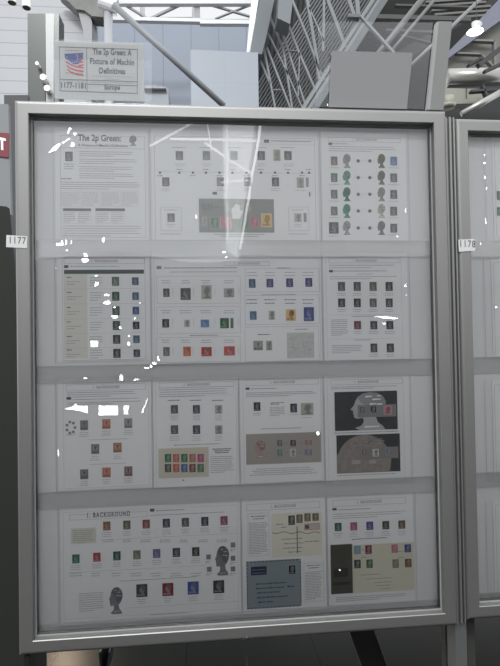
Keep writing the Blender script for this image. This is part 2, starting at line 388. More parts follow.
ORD = ['leftmost', 'second from left', 'third from left', 'fourth from left', 'fifth from left', 'sixth from left', 'rightmost']
GR = (0.10, 0.11, 0.11)
# ------------------------------------------------------------------ row one
A = Page((55.5, 131, 148, 240), 'cream title page headed The 2p Green in the top left corner of the frame', 'title page')
A.box(60.5, 136, 145.5, 237.5)
a, b, c, d = rect(78, 135.6, 121, 144)
serif_text('The 2p Green:', (d-c)*1.05, a, c+0.003, A.Y-0.0001, .0004, b-a).build('heading', INK, A.o)
a, b, c, d = rect(78, 144.3, 128, 147.6)
text_mesh('A Fixture of Machin Definitives', (d-c)*1.05, a, c+0.0005, A.Y-0.0001, bold=0.0001, fit=(b-a)).build('subheading', INK, A.o)
A.rule(60.5, 145.5, 148.4)
A.head(128, 135.5, 137, 146, (0.30, 0.30, 0.31))
for y in (151, 158.5, 166, 173): A.lines(79.5, y, 137, y+6.3, 3, h=0.0013)
A.lines(62, 163, 76, 170, 3, centre=True)
A.lines(61, 177.5, 73, 180, 1, h=0.002, bold=True)
A.lines(61, 181.5, 141, 190, 4, h=0.0014)
for x0, x1 in ((62, 80), (82.5, 99.5), (102.5, 120), (122.5, 138)):
    A.box(x0-0.8, 191, x1+0.8, 206.5, 0.0004); A.lines(x0, 192, x1, 206, 7, h=0.0012)
for x0, x1 in ((63, 91), (95.5, 125)):
    A.tagmark(x0, 208.4, x1, 211, name='header_bar'); A.box(x0, 211, x1, 223.5, 0.0004)
    A.lines(x0+1, 212, (x0+x1)/2-1, 223, 6, h=0.0012); A.lines((x0+x1)/2+1, 212, x1-1, 223, 6, h=0.0012)
A.lines(63, 225, 141, 237, 5, h=0.0013)
A.stamp(65, 151.5, 73, 161.5, (0.12, 0.13, 0.12), 'small grey stamp beside the opening text of the title page', 0)
A.done()

B = Page((152, 131.5, 318.5, 243), 'double width album page with a timeline and colour sheet, top centre', 'timeline page')
B.box(154.8, 137.3, 315.5, 241); B.rule(155, 315, 143.5, 0.0004)
B.tagmark(264, 139.6, 269, 142.8); B.lines(271, 139.5, 312, 143, 1, h=0.0026)
row = [(175.5, 'grey'), (202.5, 'pale grey'), (230, 'greyish'), (257.3, 'dark grey'), (284, 'near-black')]
cols = [(0.13, .14, .14), (.2, .21, .2), (.25, .26, .25), (.10, .105, .10), (.07, .08, .075)]
for i, (x, cn) in enumerate(row):
    B.stamp(x, 151, x+7.8, 160.3, cols[i], f'{cn} stamp above the timeline, {ORD[i]} of the five dark ones', 0); B.lines(x-3, 146.6, x+11, 148.6, 1, h=0.0013); B.lines(x-1, 163, x+10, 167, 2, h=0.0011, centre=True)
B.stamp(273.2, 149.5, 280.5, 161.3, (0.36, 0.40, 0.30), 'pale green sketchy stamp above the right part of the timeline', 0, kind='pale')
B.rule(158, 312, 172.6, 0.0006)
mb = MB()
for i, x in enumerate((160, 179.3, 193, 206, 219.5, 232.5, 246.5, 261, 275, 288, 302, 309)):
    r = rect(x-1.1, 171.6, x+1.1, 173.8); mb = MB(); mb.quad(*r, B.Y-0.0001); mb.build('timeline_dot', INK, B.o); B.lines(x-3, 168.6 if i % 2 else 175, x+3, 170.4 if i % 2 else 176.6, 1, h=0.0015, bold=True)
low = [(162, 'dark grey', (.09, .1, .095)), (216.6, 'faded grey', (.22, .23, .22)), (244, 'mid grey', (.13, .14, .13)), (271.6, 'near-black', (.06, .065, .065))]
for i, (x, cn, cc) in enumerate(low):
    B.stamp(x, 177.3, x+7.6, 186.6, cc, f'{cn} stamp under the timeline, {ORD[i]} of that lower row', 2)
B.stamp(296.5, 177.3, 304, 188.3, (0.42, 0.42, 0.37), 'pale stamp with a thin grey head at the right end under the timeline', 1, kind='pale')
B.tagmark(305.8, 177.5, 308.6, 187, INK2, 'printed_strip'); B.tagmark(212.5, 192, 217, 194.6, INK, 'small_mark'); B.tagmark(308.8, 192, 310.5, 196.5, INK2, 'small_mark')
for (x0, x1, px, l, k) in ((160.5, 182, 167.2, 'grey stamp inside the small ruled box at the left of the timeline page', 'head'), (288.5, 309, 294, 'pale oval stamp inside the small ruled box at the right of the timeline page', 'pale')):
    B.box(x0, 207, x1, 231, 0.0005); B.box(x0+0.8, 207.8, x1-0.8, 230.2, 0.0003); B.lines(x0+4, 209, x1-4, 211, 1, h=.0014)
    B.stamp(px, 213.2, px+7.8, 222.2, (0.13, .135, .135) if k == 'head' else (.5, .5, .5), l, 2, kind=k); B.lines(x0, 233, x1, 235, 1)
B.tagmark(303.5, 213, 306.5, 222, INK2, 'printed_strip')
B.lines(213, 233.5, 266, 237.5, 2, h=0.0015, centre=True)
def sheet(name, px, col, label, group=None, ytop=YP-0.0009):
    a, b, c, d = rect(*px); mb = MB(); mb.box(a, b, ytop, ytop+0.0005, c, d); o = mb.build(name, col); tag(o, label, 'stamp sheet' if 'sheet' in name else 'card', group); return o
YS = YP-0.0009
ms = sheet('miniature_sheet', (199, 199, 274, 232.5), mat('greygreen_sheet', (0.20, 0.215, 0.19), 0.6, noise=.1, nscale=60), 'grey-green miniature sheet with coloured stamps on the timeline page')
def mini(px, col, parent, kind='head', nm='printed_stamp'): return make_stamp(rect(*px), col, None, kind=kind, parent=parent, ytop=YS-0.0003, name=nm)
mini((202, 203.5, 206.5, 211.5), (.12, .13, .12), ms); mini((207.5, 203.5, 212, 211.5), (.12, .13, .12), ms)
mini((202, 217, 207, 226.5), (.4, .4, .38), ms, 'pale'); mini((211, 217.5, 218.5, 228.5), (.05, .22, .12), ms); mini((220, 217, 231.5, 228.5), (.65, .18, .22), ms)
mini((234, 219.5, 240, 228), (.12, .22, .14), ms); mini((242, 219.5, 248, 228), (.07, .2, .12), ms); mini((250.8, 217.5, 258.2, 227.5), (.62, .06, .14), ms); mini((261, 213.5, 272, 227.5), (.80, .48, .10), ms)
for px in ((226, 205, 231, 211), (240, 205.5, 245, 211), (247, 206, 252, 212)): mini(px, (.30, .32, .26), ms)
mb = MB(); a, b, c, d = rect(231, 204, 243, 219); mb.face([(a+(b-a)*x, YS-0.0003, c+(d-c)*z) for x, z in ((.1, 0), (.7, 0), (1, .5), (.8, .9), (.4, 1), (0, .6))]); mb.build('white_motif', mat('white_print', (.62, .62, .6), .6), ms)
mb = MB(); words(mb, *rect(213, 207, 222, 208)[:2], rect(213, 207, 222, 208)[2], .002, YS-0.0003); mb.build('sheet_text', INK, ms)
B.done()

Cc = Page((322, 133, 407, 242), 'album page of paired green and grey head prints joined by dots, top right', 'paired heads page')
Cc.title(328, 137.8, 400.5, 142); Cc.tagmark(328.4, 142.6, 332.2, 145); Cc.lines(333, 142.8, 348, 144.8, 1)
Cc.lines(329, 146, 399.5, 152.5, 3)
CY = (161, 177.7, 194.3, 211, 228)
LS = [('brown and grey', (.22, .14, .10)), ('grey-green', (.10, .16, .12)), ('dull green', (.10, .14, .11)), ('olive grey', (.14, .15, .12)), ('large black', (.035, .035, .04))]
RS = [('bright blue', (.06, .20, .48)), ('slate green', (.08, .12, .11)), ('charcoal', (.06, .08, .07)), ('dark grey', (.08, .09, .08)), ('lowest dark grey', (.07, .08, .075))]
LH = [(.27, .27, .27), (.10, .28, .18), (.02, .14, .07), (.04, .22, .12), (.30, .30, .30)]; RH = [(.09, .10, .05), (.10, .11, .08), (.22, .26, .19), (.40, .44, .37), (.16, .16, .17)]
rown = ('top', 'second', 'third', 'fourth', 'bottom')
mbd = MB()
for i, y in enumerate(CY):
    if i < 4: Cc.stamp(330.6, y-4.6, 337.6, y+4.6, LS[i][1], f'{LS[i][0]} stamp left of the green head prints, {rown[i]} row, top right page', 1)
    else: Cc.stamp(328.6, y-6, 338.8, y+6, LS[i][1], 'large black stamp at the lower left of the paired heads page', 1)
    Cc.stamp(390, y-4.4, 397.2, y+4.8, RS[i][1], f'{RS[i][0]} stamp right of the head prints, {rown[i]} row, top right page', 1)
    Cc.head(341.6, y-7, 351, y+7, LH[i]); Cc.head(376.3, y-7, 385.6, y+7, RH[i])
    for x in (358.2, 369.8):
        r = rect(x-1.7, y-1.7, x+1.7, y+1.7); cx, cz, rr = (r[0]+r[1])/2, (r[2]+r[3])/2, (r[1]-r[0])/2
        mbd = MB(); mbd.face([(cx+rr*math.cos(t*math.pi/6), Cc.Y-0.0001, cz+rr*math.sin(t*math.pi/6)) for t in range(12)]); mbd.build('joining_dot', mat('dot_ink', (.05, .05, .05), .6), Cc.o)
    Cc.rule(353.5, 374.5, y, 0.0005)
Cc.done()

# ------------------------------------------------------------------ row two
D = Page((57, 254, 150, 361), 'album page with a beige column and paired green and blue stamps, left side', 'green and blue table page')
D.box(62.5, 257.5, 145.5, 360); D.title(64, 258.5, 144.5, 263.8); D.tagmark(64, 265.2, 68.3, 268); D.lines(70, 265.4, 122, 267.6, 1)
D.tagmark(64, 274, 87.5, 358.5, mat('beige_column', (.63, .615, .57), .8), 'beige_column').location.y += 0.0001
D.tagmark(64, 269.8, 144, 273.8, mat('green_bar', (.05, .08, .065), .6), 'header_bar')
for x in (88, 105, 127, 144): D.rule(x, x+.35, 300); 
for i, y in enumerate((274.5, 289.5, 304.5, 319, 333.5, 347)):
    D.lines(67, y+2, 72, y+4, 1, h=.0022, bold=True); D.lines(67, y+6, 81, y+11, 2); D.lines(90, y+2, 103, y+12, 4); D.rule(64, 144, y+14.2, .0004)
gcol = [(.12, .20, .15), (.05, .12, .08), (.07, .15, .10), (.06, .11, .08), (.04, .08, .06), (.04, .06, .05)]; gn = ['pale green', 'dark green', 'mid green', 'murky green', 'very dark green', 'black-green']
bcol = [(.08, .08, .20), (.06, .14, .26), (.04, .09, .30), (.03, .03, .06), (.07, .16, .24), (.06, .06, .10)]; bn = ['indigo', 'steel blue', 'deep blue', 'near-black', 'teal blue', 'dark purple-grey']
rn = ('top', 'second', 'third', 'fourth', 'fifth', 'bottom')
for i, y in enumerate((276.6, 291.6, 306, 320.8, 334.6, 348.6)):
    D.stamp(111.6+i*.3, y, 119.4+i*.3, y+9.4, gcol[i], f'{gn[i]} stamp in the {rn[i]} row of the green column, left table page', 0)
    D.stamp(131.8+i*.3, y+.6, 138.8+i*.3, y+8.6, bcol[i], f'{bn[i]} stamp in the {rn[i]} row of the blue column, left table page', 0)
D.done()

E_ = Page((152.5, 252, 321.5, 364), 'double width album page of ruled boxes with green, red and blue stamps', 'ruled boxes page')
E_.box(154.5, 258.5, 320, 364-1.5, .0005); E_.title(224, 261.5, 269.5, 265.8)
E_.tagmark(156.6, 266, 161.4, 269.2, INK2); E_.lines(164, 266.2, 240, 269.5, 1, h=.0022); E_.lines(170, 271, 240, 272.8, 1)
for y0, y1 in ((276, 303.5), (306.5, 333.5), (337, 362)): E_.box(156.8, y0, 240.5, y1, .0006)
for y0, y1 in ((268.5, 292), (295, 324.3), (326.5, 361)): E_.box(245, y0, 319, y1, .0006)
for x in (166, 185.5, 206, 229):
    for y in (279.5, 309.5, 339): E_.lines(x-6, y, x+6, y+4.5, 2, centre=True)
for x in (172.5, 193, 214.5, 238):
    for y in (288, 318, 347): E_.lines(x, y, x+1, y+9, 4)
for x in (252, 270, 290, 308):
    E_.lines(x-6, 271, x+6, 277, 2, centre=True); E_.lines(x-7, 298, x+7, 305, 2, h=.0018, centre=True, bold=True)
E_.lines(190, 334.3, 222, 336.3, 1, h=.002); E_.lines(277, 267, 290, 269, 1, h=.002); E_.lines(262, 293.8, 298, 295.8, 1, h=.002)
E_.lines(258, 333, 270, 336, 1, h=.002, bold=True); E_.lines(295, 327.5, 308, 331, 1, h=.002)
bx = 'boxed page in the middle of the second row'
S = E_.stamp
S(163, 288.3, 169.8, 297.2, (.11, .12, .115), 'small grey stamp at the upper left of the ruled boxes page', 0)
S(180.2, 287.8, 191, 300.2, (.12, .14, .125), 'large grey-green stamp in the top left box of the ruled boxes page', 0)
S(201, 284.8, 212, 299.6, (.48, .48, .42), 'tall cream stamp in the top left box of the ruled boxes page', 0, kind='pale')
S(223.5, 288, 234.5, 297.5, (.42, .44, .44), 'faded pale stamp at the right of the top left ruled box', 0, kind='pale')
S(162, 318.8, 169.4, 327.8, (.04, .045, .045), 'black stamp at the left of the middle left ruled box', 0)
S(184, 319.5, 190, 327.2, (.50, .52, .50), 'very pale stamp in the middle left ruled box', 0, kind='pale')
S(200.4, 319.5, 209.4, 327.4, (.10, .28, .60), 'bright blue stamp in the middle left ruled box', 0)
S(219.8, 317.8, 229.2, 328.5, (.02, .18, .07), 'vivid dark green stamp in the middle left ruled box', 0)
S(230.3, 317.8, 233.6, 328.5, (.15, .22, .17), 'narrow grey-green label beside the vivid dark green stamp', 0, kind='plain')
S(163, 346.8, 170, 356.2, (.20, .21, .18), 'small olive grey stamp left of the red stamps', 0)
S(183, 346.4, 191.2, 356.4, (.72, .16, .05), 'orange stamp in the lower left ruled box', 0)
S(201, 346.8, 212, 356.4, (.55, .04, .04), 'deep red stamp in the lower left ruled box', 0)
S(223.6, 346, 235.2, 355.6, (.68, .09, .08), 'scarlet stamp at the right of the lower left ruled box', 0)
S(248.6, 278.8, 255.7, 288, (.06, .13, .26), 'steel blue stamp, leftmost of the four blue stamps in the upper right box', 0)
S(266.2, 278.6, 273.5, 287.6, (.06, .07, .26), 'indigo stamp, second of the four blue stamps in the upper right box', 0)
S(285.9, 278.2, 293.2, 287.2, (.05, .07, .27), 'indigo stamp, third of the four blue stamps in the upper right box', 0)
S(305, 277.8, 312.4, 287, (.05, .06, .24), 'indigo stamp, rightmost of the four blue stamps in the upper right box', 0)
S(249.6, 311, 256.8, 320, (.07, .18, .36), 'medium blue stamp under the steel blue one in the right ruled boxes', 0)
S(268.5, 310.5, 275, 320, (.48, .49, .44), 'pale cream stamp with a dark head beside the orange square stamp', 0, kind='pale')
S(285.6, 309, 296, 321.2, (.78, .50, .20), 'light orange stamp in the middle right ruled box', 0)
S(303.4, 306.8, 314.2, 321.4, (.07, .10, .36), 'large blue stamp in the middle right ruled box', 0)
S(253, 340.5, 263.2, 350.5, (.36, .37, .33), 'wide pale grey stamp at the lower left of the bottom right box', 0, kind='frame')
S(265.8, 340.5, 272.2, 350.5, (.40, .41, .37), 'narrow pale grey stamp in the bottom right box', 0, kind='pale')
col = sheet('printed_card', (287, 332.5, 314, 358), mat('pale_card', (.50, .50, .49), .7, noise=.2, nscale=120), 'pale grey printed card in the bottom right ruled box of the second row')
mb = MB()
for i in range(34):
    a, b, c, d = rect(289, 335, 312, 356); x = random.uniform(a, b-.004); z = random.uniform(c+.012, d-.003); mb.quad(x, x+random.uniform(.001, .004), z, z+.0015, YS-.0002)
mb.build('card_print', mat('grey_print', (.28, .28, .27), .7), col)
E_.done()

Fp = Page((323.5, 253, 408, 362), 'album page of four rows of dark green stamps, right side second row', 'dark green rows page')
Fp.box(326.5, 257.5, 402, 360, .0004); Fp.title(328.5, 258.5, 400, 263); Fp.lines(329, 264, 399, 269, 2); Fp.tagmark(329, 270, 333, 272.4); Fp.lines(334, 270, 388, 272, 1, h=.0018)
Fp.lines(357, 273.2, 374, 275, 1); Fp.lines(330, 275.5, 399, 279.8, 2)
fx = (337.6, 353.3, 369.2, 385.2)
r1 = [('grey-green', (.11, .14, .12)), ('slate', (.09, .12, .12)), ('olive', (.15, .15, .10)), ('dark olive', (.07, .08, .055))]
r2 = [('black', (.05, .055, .055)), ('dark grey', (.05, .06, .06)), ('sage', (.14, .16, .14)), ('charcoal green', (.08, .10, .085))]
for i in range(4):
    Fp.stamp(fx[i], 281.8, fx[i]+7.6, 291.2, r1[i][1], f'{r1[i][0]} stamp, {ORD[i]} in the top row of the dark green rows page')
    Fp.stamp(fx[i]+.2, 298.3, fx[i]+7.6, 307.4, r2[i][1], f'{r2[i][0]} stamp, {ORD[i]} in the second row of the dark green rows page')
Fp.rule(328.5, 400, 314.7, .0004); Fp.lines(352, 315.4, 378, 317, 1, h=.0016); Fp.lines(331, 319, 348, 336, 9)
for i, (x, cn, cc) in enumerate(((353.7, 'dark red', (.22, .05, .06)), (370, 'charcoal', (.06, .065, .07)), (386, 'near-black', (.05, .055, .055)))):
    Fp.stamp(x, 320.8, x+7.4, 329.5, cc, f'{cn} stamp, {("left", "middle", "right")[i]} of three beside the small text block')
Fp.rule(328.5, 400, 338.6, .0004); Fp.lines(354, 339, 372, 341, 1, h=.0016); Fp.lines(332, 344.5, 363, 353.5, 5)
Fp.stamp(370.2, 343.3, 377.4, 352.6, (.07, .085, .08), 'left of two dark stamps at the foot of the dark green rows page'); Fp.stamp(386.4, 343.3, 394, 352.6, (.07, .08, .07), 'right of two dark stamps at the foot of the dark green rows page')
Fp.done()

# ------------------------------------------------------------------ row three
G = Page((58, 378, 151.5, 489), 'album page with eight grey and orange stamps in three rows, third row left', 'orange and grey stamps page')
G.box(63.5, 382.5, 149, 487, .0004); G.title(66, 384, 145.5, 390.3); G.lines(67, 391, 140, 397.3, 3); G.tagmark(66.5, 397, 71.2, 399.7); G.lines(73, 398, 143, 399.6, 1)
G.lines(67, 401, 143, 404.5, 2); G.rule(88, 128, 439.3, .0009); G.rule(89, 126, 463.8, .0009)
mb = MB()
for i in range(7):
    t = i*2*math.pi/7; r = rect(70.8+4.2*math.cos(t)-1.3, 427.5+5.6*math.sin(t)-1.3, 70.8+4.2*math.cos(t)+1.3, 427.5+5.6*math.sin(t)+1.3); mb.quad(*r, G.Y)
mb.build('round_emblem', mat('emblem_grey', (.22, .22, .22), .7), G.o); G.lines(66.5, 434, 75.5, 435.6, 1)
for (x, y, w_, cc, lb) in ((80, 420, 8.4, (.24, .24, .24), 'grey stamp at the left of the upper row of the orange and grey page'),
        (102, 418.8, 8.8, (.62, .22, .14), 'orange-red stamp in the middle of the upper row, third row left page'),
        (124, 418, 8.6, (.33, .34, .30), 'pale sketchy grey stamp at the right of the upper row, third row left page'),
        (91, 443.8, 8.6, (.22, .22, .23), 'grey stamp in the middle row of two, third row left page'),
        (113, 442.4, 9, (.50, .24, .12), 'orange-brown stamp in the middle row of two, third row left page'),
        (80, 469, 8.6, (.20, .20, .21), 'grey stamp at the left of the lowest row, third row left page'),
        (102, 467.2, 9, (.62, .20, .10), 'orange stamp in the middle of the lowest row, third row left page'),
        (124, 466, 8.8, (.28, .18, .16), 'brown-grey stamp at the right of the lowest row, third row left page')):
    G.stamp(x, y, x+w_, y+10.3, cc, lb, 3, kind='frame')
G.done()

Hh = Page((153.5, 377.5, 238, 487), 'album page with six stamps above a beige sheet of ten stamps, third row', 'six stamps and ten-stamp sheet page')
Hh.box(156, 380, 236.5, 486, .0004); Hh.title(159, 382, 233.5, 387.2); Hh.box(159, 387.2, 233.5, 395.5, .0004); Hh.lines(160, 388, 233, 397, 4)
for x in (174, 196, 218): Hh.lines(x-6, 399.2, x+6, 401.4, 1, h=.002, bold=True)
hx = (170.6, 192.6, 214.8)
for i, (cn, cc) in enumerate((('grey-green', (.10, .12, .11)), ('slate', (.09, .10, .11)), ('pale outlined', (.45, .45, .44)))):
    Hh.stamp(hx[i], 404.8, hx[i]+7.6, 413.8, cc, f'{cn} stamp in the upper trio above the beige ten-stamp sheet', 3, kind='pale' if i == 2 else 'head')
for i, (cn, cc) in enumerate((('grey-blue', (.11, .12, .14)), ('dark slate', (.07, .08, .10)), ('pale shield-like', (.42, .42, .42)))):
    Hh.stamp(hx[i], 425, hx[i]+7.8, 434.2, cc, f'{cn} stamp in the lower trio above the beige ten-stamp sheet', 3, kind='pale' if i == 2 else 'head')
Hh.lines(174, 443.5, 220, 445.3, 1, h=.0016); Hh.lines(211.5, 448, 232.5, 453.5, 3, h=.0022, bold=True, centre=True); Hh.lines(210.5, 455.5, 234, 473, 9)
sh = sheet('miniature_sheet', (158.6, 447.8, 208.8, 477.5), mat('beige_sheet', (.54, .505, .42), .6, noise=.05, nscale=40), 'beige sheet of ten coloured stamps at the foot of a third row page')
c10 = [(.03, .20, .09), (.60, .13, .07), (.03, .22, .09), (.48, .17, .10), (.50, .05, .20), (.09, .11, .05), (.62, .10, .06), (.05, .14, .38), (.22, .07, .05), (.07, .22, .11)]
for i, cc in enumerate(c10):
    x = 164.6+(i % 5)*8.15; y = 453.6 if i < 5 else 463.6; mini((x, y, x+6.9, y+8.8), cc, sh)
Hh.tagmark(182.6, 479.5, 184, 480.8, colmat((.5, .05, .05)), 'red_dot')
Hh.done()

I_ = Page((240.5, 376.5, 323, 484), 'album page with two dark stamps above a long taupe card, third row', 'taupe card page')
I_.box(243.5, 378, 321.5, 482, .0004); I_.title(245.6, 379.3, 318.6, 385); I_.tagmark(245.6, 387.5, 249.5, 389.8); I_.lines(251, 387.7, 277, 389.4, 1, h=.0018); I_.lines(246, 391.2, 318, 396.6, 3)
I_.stamp(253.4, 402, 260.6, 411, (.045, .05, .05), 'near-black stamp at the left above the long taupe card', 2)
I_.lines(270.5, 402, 284.5, 404.8, 2, h=.0016, bold=True); I_.lines(270, 406.3, 285, 416.3, 6)
I_.stamp(290, 403.3, 297.2, 412.6, (.05, .055, .055), 'near-black stamp beside the cream picture stamp above the taupe card', 1)
I_.stamp(300.4, 402.6, 313.6, 415.3, (.46, .47, .39), 'square cream picture stamp with a dark figure, third row', 1, kind='pale')
I_.lines(261, 427.3, 304, 429.2, 1, h=.0017); I_.lines(248, 467.2, 318, 475, 4, centre=True)
tc_ = sheet('presentation_card', (246, 433, 321, 463.3), mat('taupe_card', (.34, .31, .28), .55, noise=.06, nscale=30), 'long taupe presentation card with small stamps and a pinkish portrait')
bust(rect(253, 440.5, 266, 458), YS-.0002, (.36, .27, .25), tc_, 'portrait')
for px, cc, kd in (((276.8, 439.8, 282.3, 446.4), (.16, .15, .14), 'head'), ((290, 439.8, 296, 446.4), (.05, .05, .05), 'head'), ((304, 439.8, 312.5, 445.2), (.42, .20, .20), 'head'),
        ((276.8, 449, 282.6, 456.4), (.12, .30, .20), 'head'), ((290, 448.6, 295.8, 456.4), (.6, .6, .58), 'pale'), ((304, 449, 312.5, 455.4), (.24, .22, .32), 'head')):
    mini(px, cc, tc_, kd)
mb = MB()
for y in (442.5, 452):
    for x in (284.5, 299): a, b, c, d = rect(x, y, x+3, y+1.4); mb.quad(a, b, c, d, YS-.0002)
mb.build('caption_mark', INK2, tc_)
I_.done()

J = Page((325, 376, 409.5, 483), 'album page with two dark sculpture picture cards, third row right', 'sculpture cards page')
J.box(328, 377.5, 404, 482, .0004); J.title(330, 379.3, 402.5, 384.4); J.lines(331, 385.6, 402, 389, 2); J.lines(334, 431.3, 402, 433, 1, h=.0016); J.lines(337, 473.5, 400, 475.3, 1)
DK = mat('dark_photo', (.045, .045, .05), .45, noise=.25, nscale=60)
k1 = sheet('picture_card', (334.6, 391.3, 397.3, 430), DK, 'dark picture card of a pale head in profile, the upper of two', 'sculpture picture cards')
bust(rect(347, 392, 388, 429.8), YS-.0002, (.42, .42, .42), k1, 'sculpted_head')
mb = MB(); a, b, c, d = rect(357.5, 404.6, 396, 416.8); mb.box(a, b, YS-.0006, YS-.0003, c, d); st = mb.build('stamp_strip', mat('grey_strip', (.22, .22, .22), .6), k1)
for px, cc, kd in (((359, 406.5, 364.5, 413), (.15, .15, .15), 'head'), ((370, 406, 376.3, 412.8), (.05, .05, .05), 'head'), ((383.5, 405.6, 391.5, 414.4), (.62, .25, .28), 'head')):
    make_stamp(rect(*px), cc, None, kind=kd, parent=st, ytop=YS-.001, name='printed_stamp')
k2 = sheet('picture_card', (336.6, 434.3, 400, 472.3), DK, 'brownish picture card of a large rounded head, the lower of two', 'sculpture picture cards')
a, b, c, d = rect(336.7, 434.4, 391, 472.2); mb = MB()
mb.face([(a, YS-.0002, c), (b-.004, YS-.0002, c)] + [(a+(b-a)*(.5+.5*math.cos(t)), YS-.0002, c+(d-c)*(.28+.72*math.sin(t))) for t in [i*math.pi/12 for i in range(0, 12)]] + [(a, YS-.0002, c+(d-c)*.55)])
mb.build('rounded_head', mat('stone_print', (.26, .23, .215), .6, noise=.35, nscale=90), k2)
mb = MB(); a, b, c, d = rect(347, 438, 384, 446)
for i in range(16):
    x = random.uniform(a, b); z = random.uniform(c, d); mb.quad(x, x+.008, z, z+.0018, YS-.00035)
a2, b2, c2, d2 = rect(352, 460, 360, 464); mb.quad(a2, b2, c2, d2, YS-.00035); a2, b2, c2, d2 = rect(369, 460, 376, 463.5); mb.quad(a2, b2, c2, d2, YS-.00035)
mb.build('carved_curls', mat('curl_print', (.36, .34, .32), .6), k2)
mb = MB(); a, b, c, d = rect(359.5, 447, 398, 458.6); mb.box(a, b, YS-.0008, YS-.0005, c, d); st = mb.build('stamp_strip', mat('taupe_strip', (.23, .215, .20), .6), k2)
for px, cc, kd in (((361, 449, 366.5, 455.6), (.18, .19, .17), 'head'), ((372.3, 448.6, 378.6, 456.4), (.65, .65, .63), 'pale'), ((385.8, 447.8, 391.6, 455.4), (.20, .20, .30), 'head')):
    make_stamp(rect(*px), cc, None, kind=kd, parent=st, ytop=YS-.0012, name='printed_stamp')
J.done()

# ------------------------------------------------------------------ row four
K = Page((60.5, 503, 240.5, 619), 'double width album page with three rows of coloured stamps, bottom left', 'wide coloured stamps page')
K.box(63.5, 508.5, 238, 614, .0004)
a, b, c, d = rect(69.5, 513, 147.5, 518.6); K.box(69.5, 513, 147.5, 518.6)
serif_text('1. BACKGROUND', (d-c)*1.22, (a+b)/2, c+.0014, K.Y-.0001, .0004, rect(88, 513, 131, 518)[1]-rect(88, 513, 131, 518)[0], 'CENTER', 1.35).build('heading', INK, K.o)
K.tagmark(150, 508.7, 154.4, 511.6); K.lines(156, 509, 186, 511, 1, h=.002); K.lines(150, 512.4, 232, 514.6, 1)
K.tagmark(71, 528, 96, 543.5, mat('cream_panel', (.60, .58, .51), .8), 'text_panel').location.y += 0.0001; K.lines(73, 529.3, 94, 543, 7)
top = [(103, 521.2, 'orange-brown', (.36, .12, .05)), (123, 520.2, 'olive brown', (.14, .12, .06)), (142.4, 519.3, 'crimson', (.32, .04, .07)), (162.5, 518.4, 'violet-black', (.07, .06, .12)),
       (181.5, 517.6, 'dark brown', (.10, .09, .07)), (201, 516.6, 'navy black', (.04, .04, .07)), (220.2, 515.8, 'magenta', (.36, .05, .13))]
for i, (x, y, cn, cc) in enumerate(top): K.stamp(x, y, x+7.7, y+9.3, cc, f'{cn} stamp, {ORD[i]} of seven in the top row, bottom left page', 3)
mid = [(72, 554, 'bright green', (.03, .24, .12)), (93, 552.3, 'red', (.50, .04, .07)), (113, 551, 'dark green', (.03, .12, .08)), (133, 549.9, 'olive grey', (.23, .23, .18)),
       (152.7, 548.6, 'violet', (.18, .15, .36)), (172.4, 547.6, 'dark teal', (.04, .08, .10)), (191.8, 546.8, 'brown-black', (.06, .05, .03))]
for i, (x, y, cn, cc) in enumerate(mid): K.stamp(x, y, x+7.9, y+9.5, cc, f'{cn} stamp, {ORD[i]} of seven in the middle row, bottom left page', 3)
K.rule(100, 238, 536.5, .0005); K.rule(68, 205, 569, .0005); K.rule(126, 238, 604.5, .0005)
for x in range(108, 232, 19): K.lines(x-6, 539, x+6, 542.6, 2, centre=True)
for x in range(76, 200, 20): K.lines(x-6, 572, x+6, 577, 2, centre=True)
K.lines(120, 578, 200, 579.5, 1)
bot = [(136, 583.6, 'dark brown', (.10, .07, .06)), (162, 582.5, 'dark red', (.26, .03, .05)), (187.3, 581, 'royal blue', (.05, .09, .34)), (212.8, 579.8, 'grey-black', (.06, .065, .06))]
for i, (x, y, cn, cc) in enumerate(bot): K.stamp(x, y, x+11.8, y+13.6, cc, f'large {cn} stamp, {ORD[i]} of four in the lowest row, bottom left page', 3)
K.head(107.5, 587, 123.5, 614, (.24, .24, .26)); K.head(213.5, 545.8, 230, 575.5, (.22, .22, .23))
for x, y in ((208.5, 557), (233, 545), (233, 558.3), (209.3, 569.3), (233, 569)):
    K.tagmark(x-2.3, y-2.6, x+2.3, y+2.4, mat('small_mark', (.20, .20, .21), .7), 'small_vignette'); K.lines(x-3, y+3.4, x+3, y+6.5, 2)
K.lines(79, 592, 104, 611.5, 9); K.lines(150, 614.5-2, 190, 615-.5, 1)
K.done()

Lp = Page((242.5, 498.5, 326, 611), 'album page with a cream envelope above a blue airmail envelope, bottom row', 'two envelopes page')
Lp.title(246.3, 502.8, 319.8, 509.3)
for px in ((247.3, 513, 269.5, 556), (303.5, 562, 324, 601.5)):
    Lp.box(*px, .0004); Lp.box(px[0]+.9, px[1]+.9, px[2]-.9, px[3]-.9, .0003); Lp.lines(px[0]+2, px[1]+2, px[2]-2, px[1]+7, 2, h=.0018, centre=True, bold=True); Lp.lines(px[0]+1.8, px[1]+9, px[2]-1.8, px[3]-2, int((px[3]-px[1])/2.1))
Lp.done()
def envelope(px, col, label):
    o = sheet('envelope', px, col, label); o['category'] = 'envelope'; o['group'] = 'old envelopes mounted on the bottom row'; return o
e1 = envelope((271.5, 512.5, 322, 556.3), mat('cream_envelope', (.67, .65, .56), .7, noise=.06, nscale=25), 'cream envelope with four brown stamps along its top, bottom row')
for px, cc in (((288, 515, 295, 525), (.05, .055, .05)), ((296, 514, 302.8, 523), (.20, .14, .07)), ((304, 512.9, 310.8, 521.4), (.18, .15, .06)), ((312, 512.9, 318.8, 520.8), (.15, .14, .06))): mini(px, cc, e1, nm='affixed_stamp')
mb = MB(); a, b, c, d = rect(304, 523.3, 319.5, 529.6); mb.quad(a, b, c, d, YS-.0002); rl = mb.build('registration_label', colmat((.50, .42, .40)), e1)
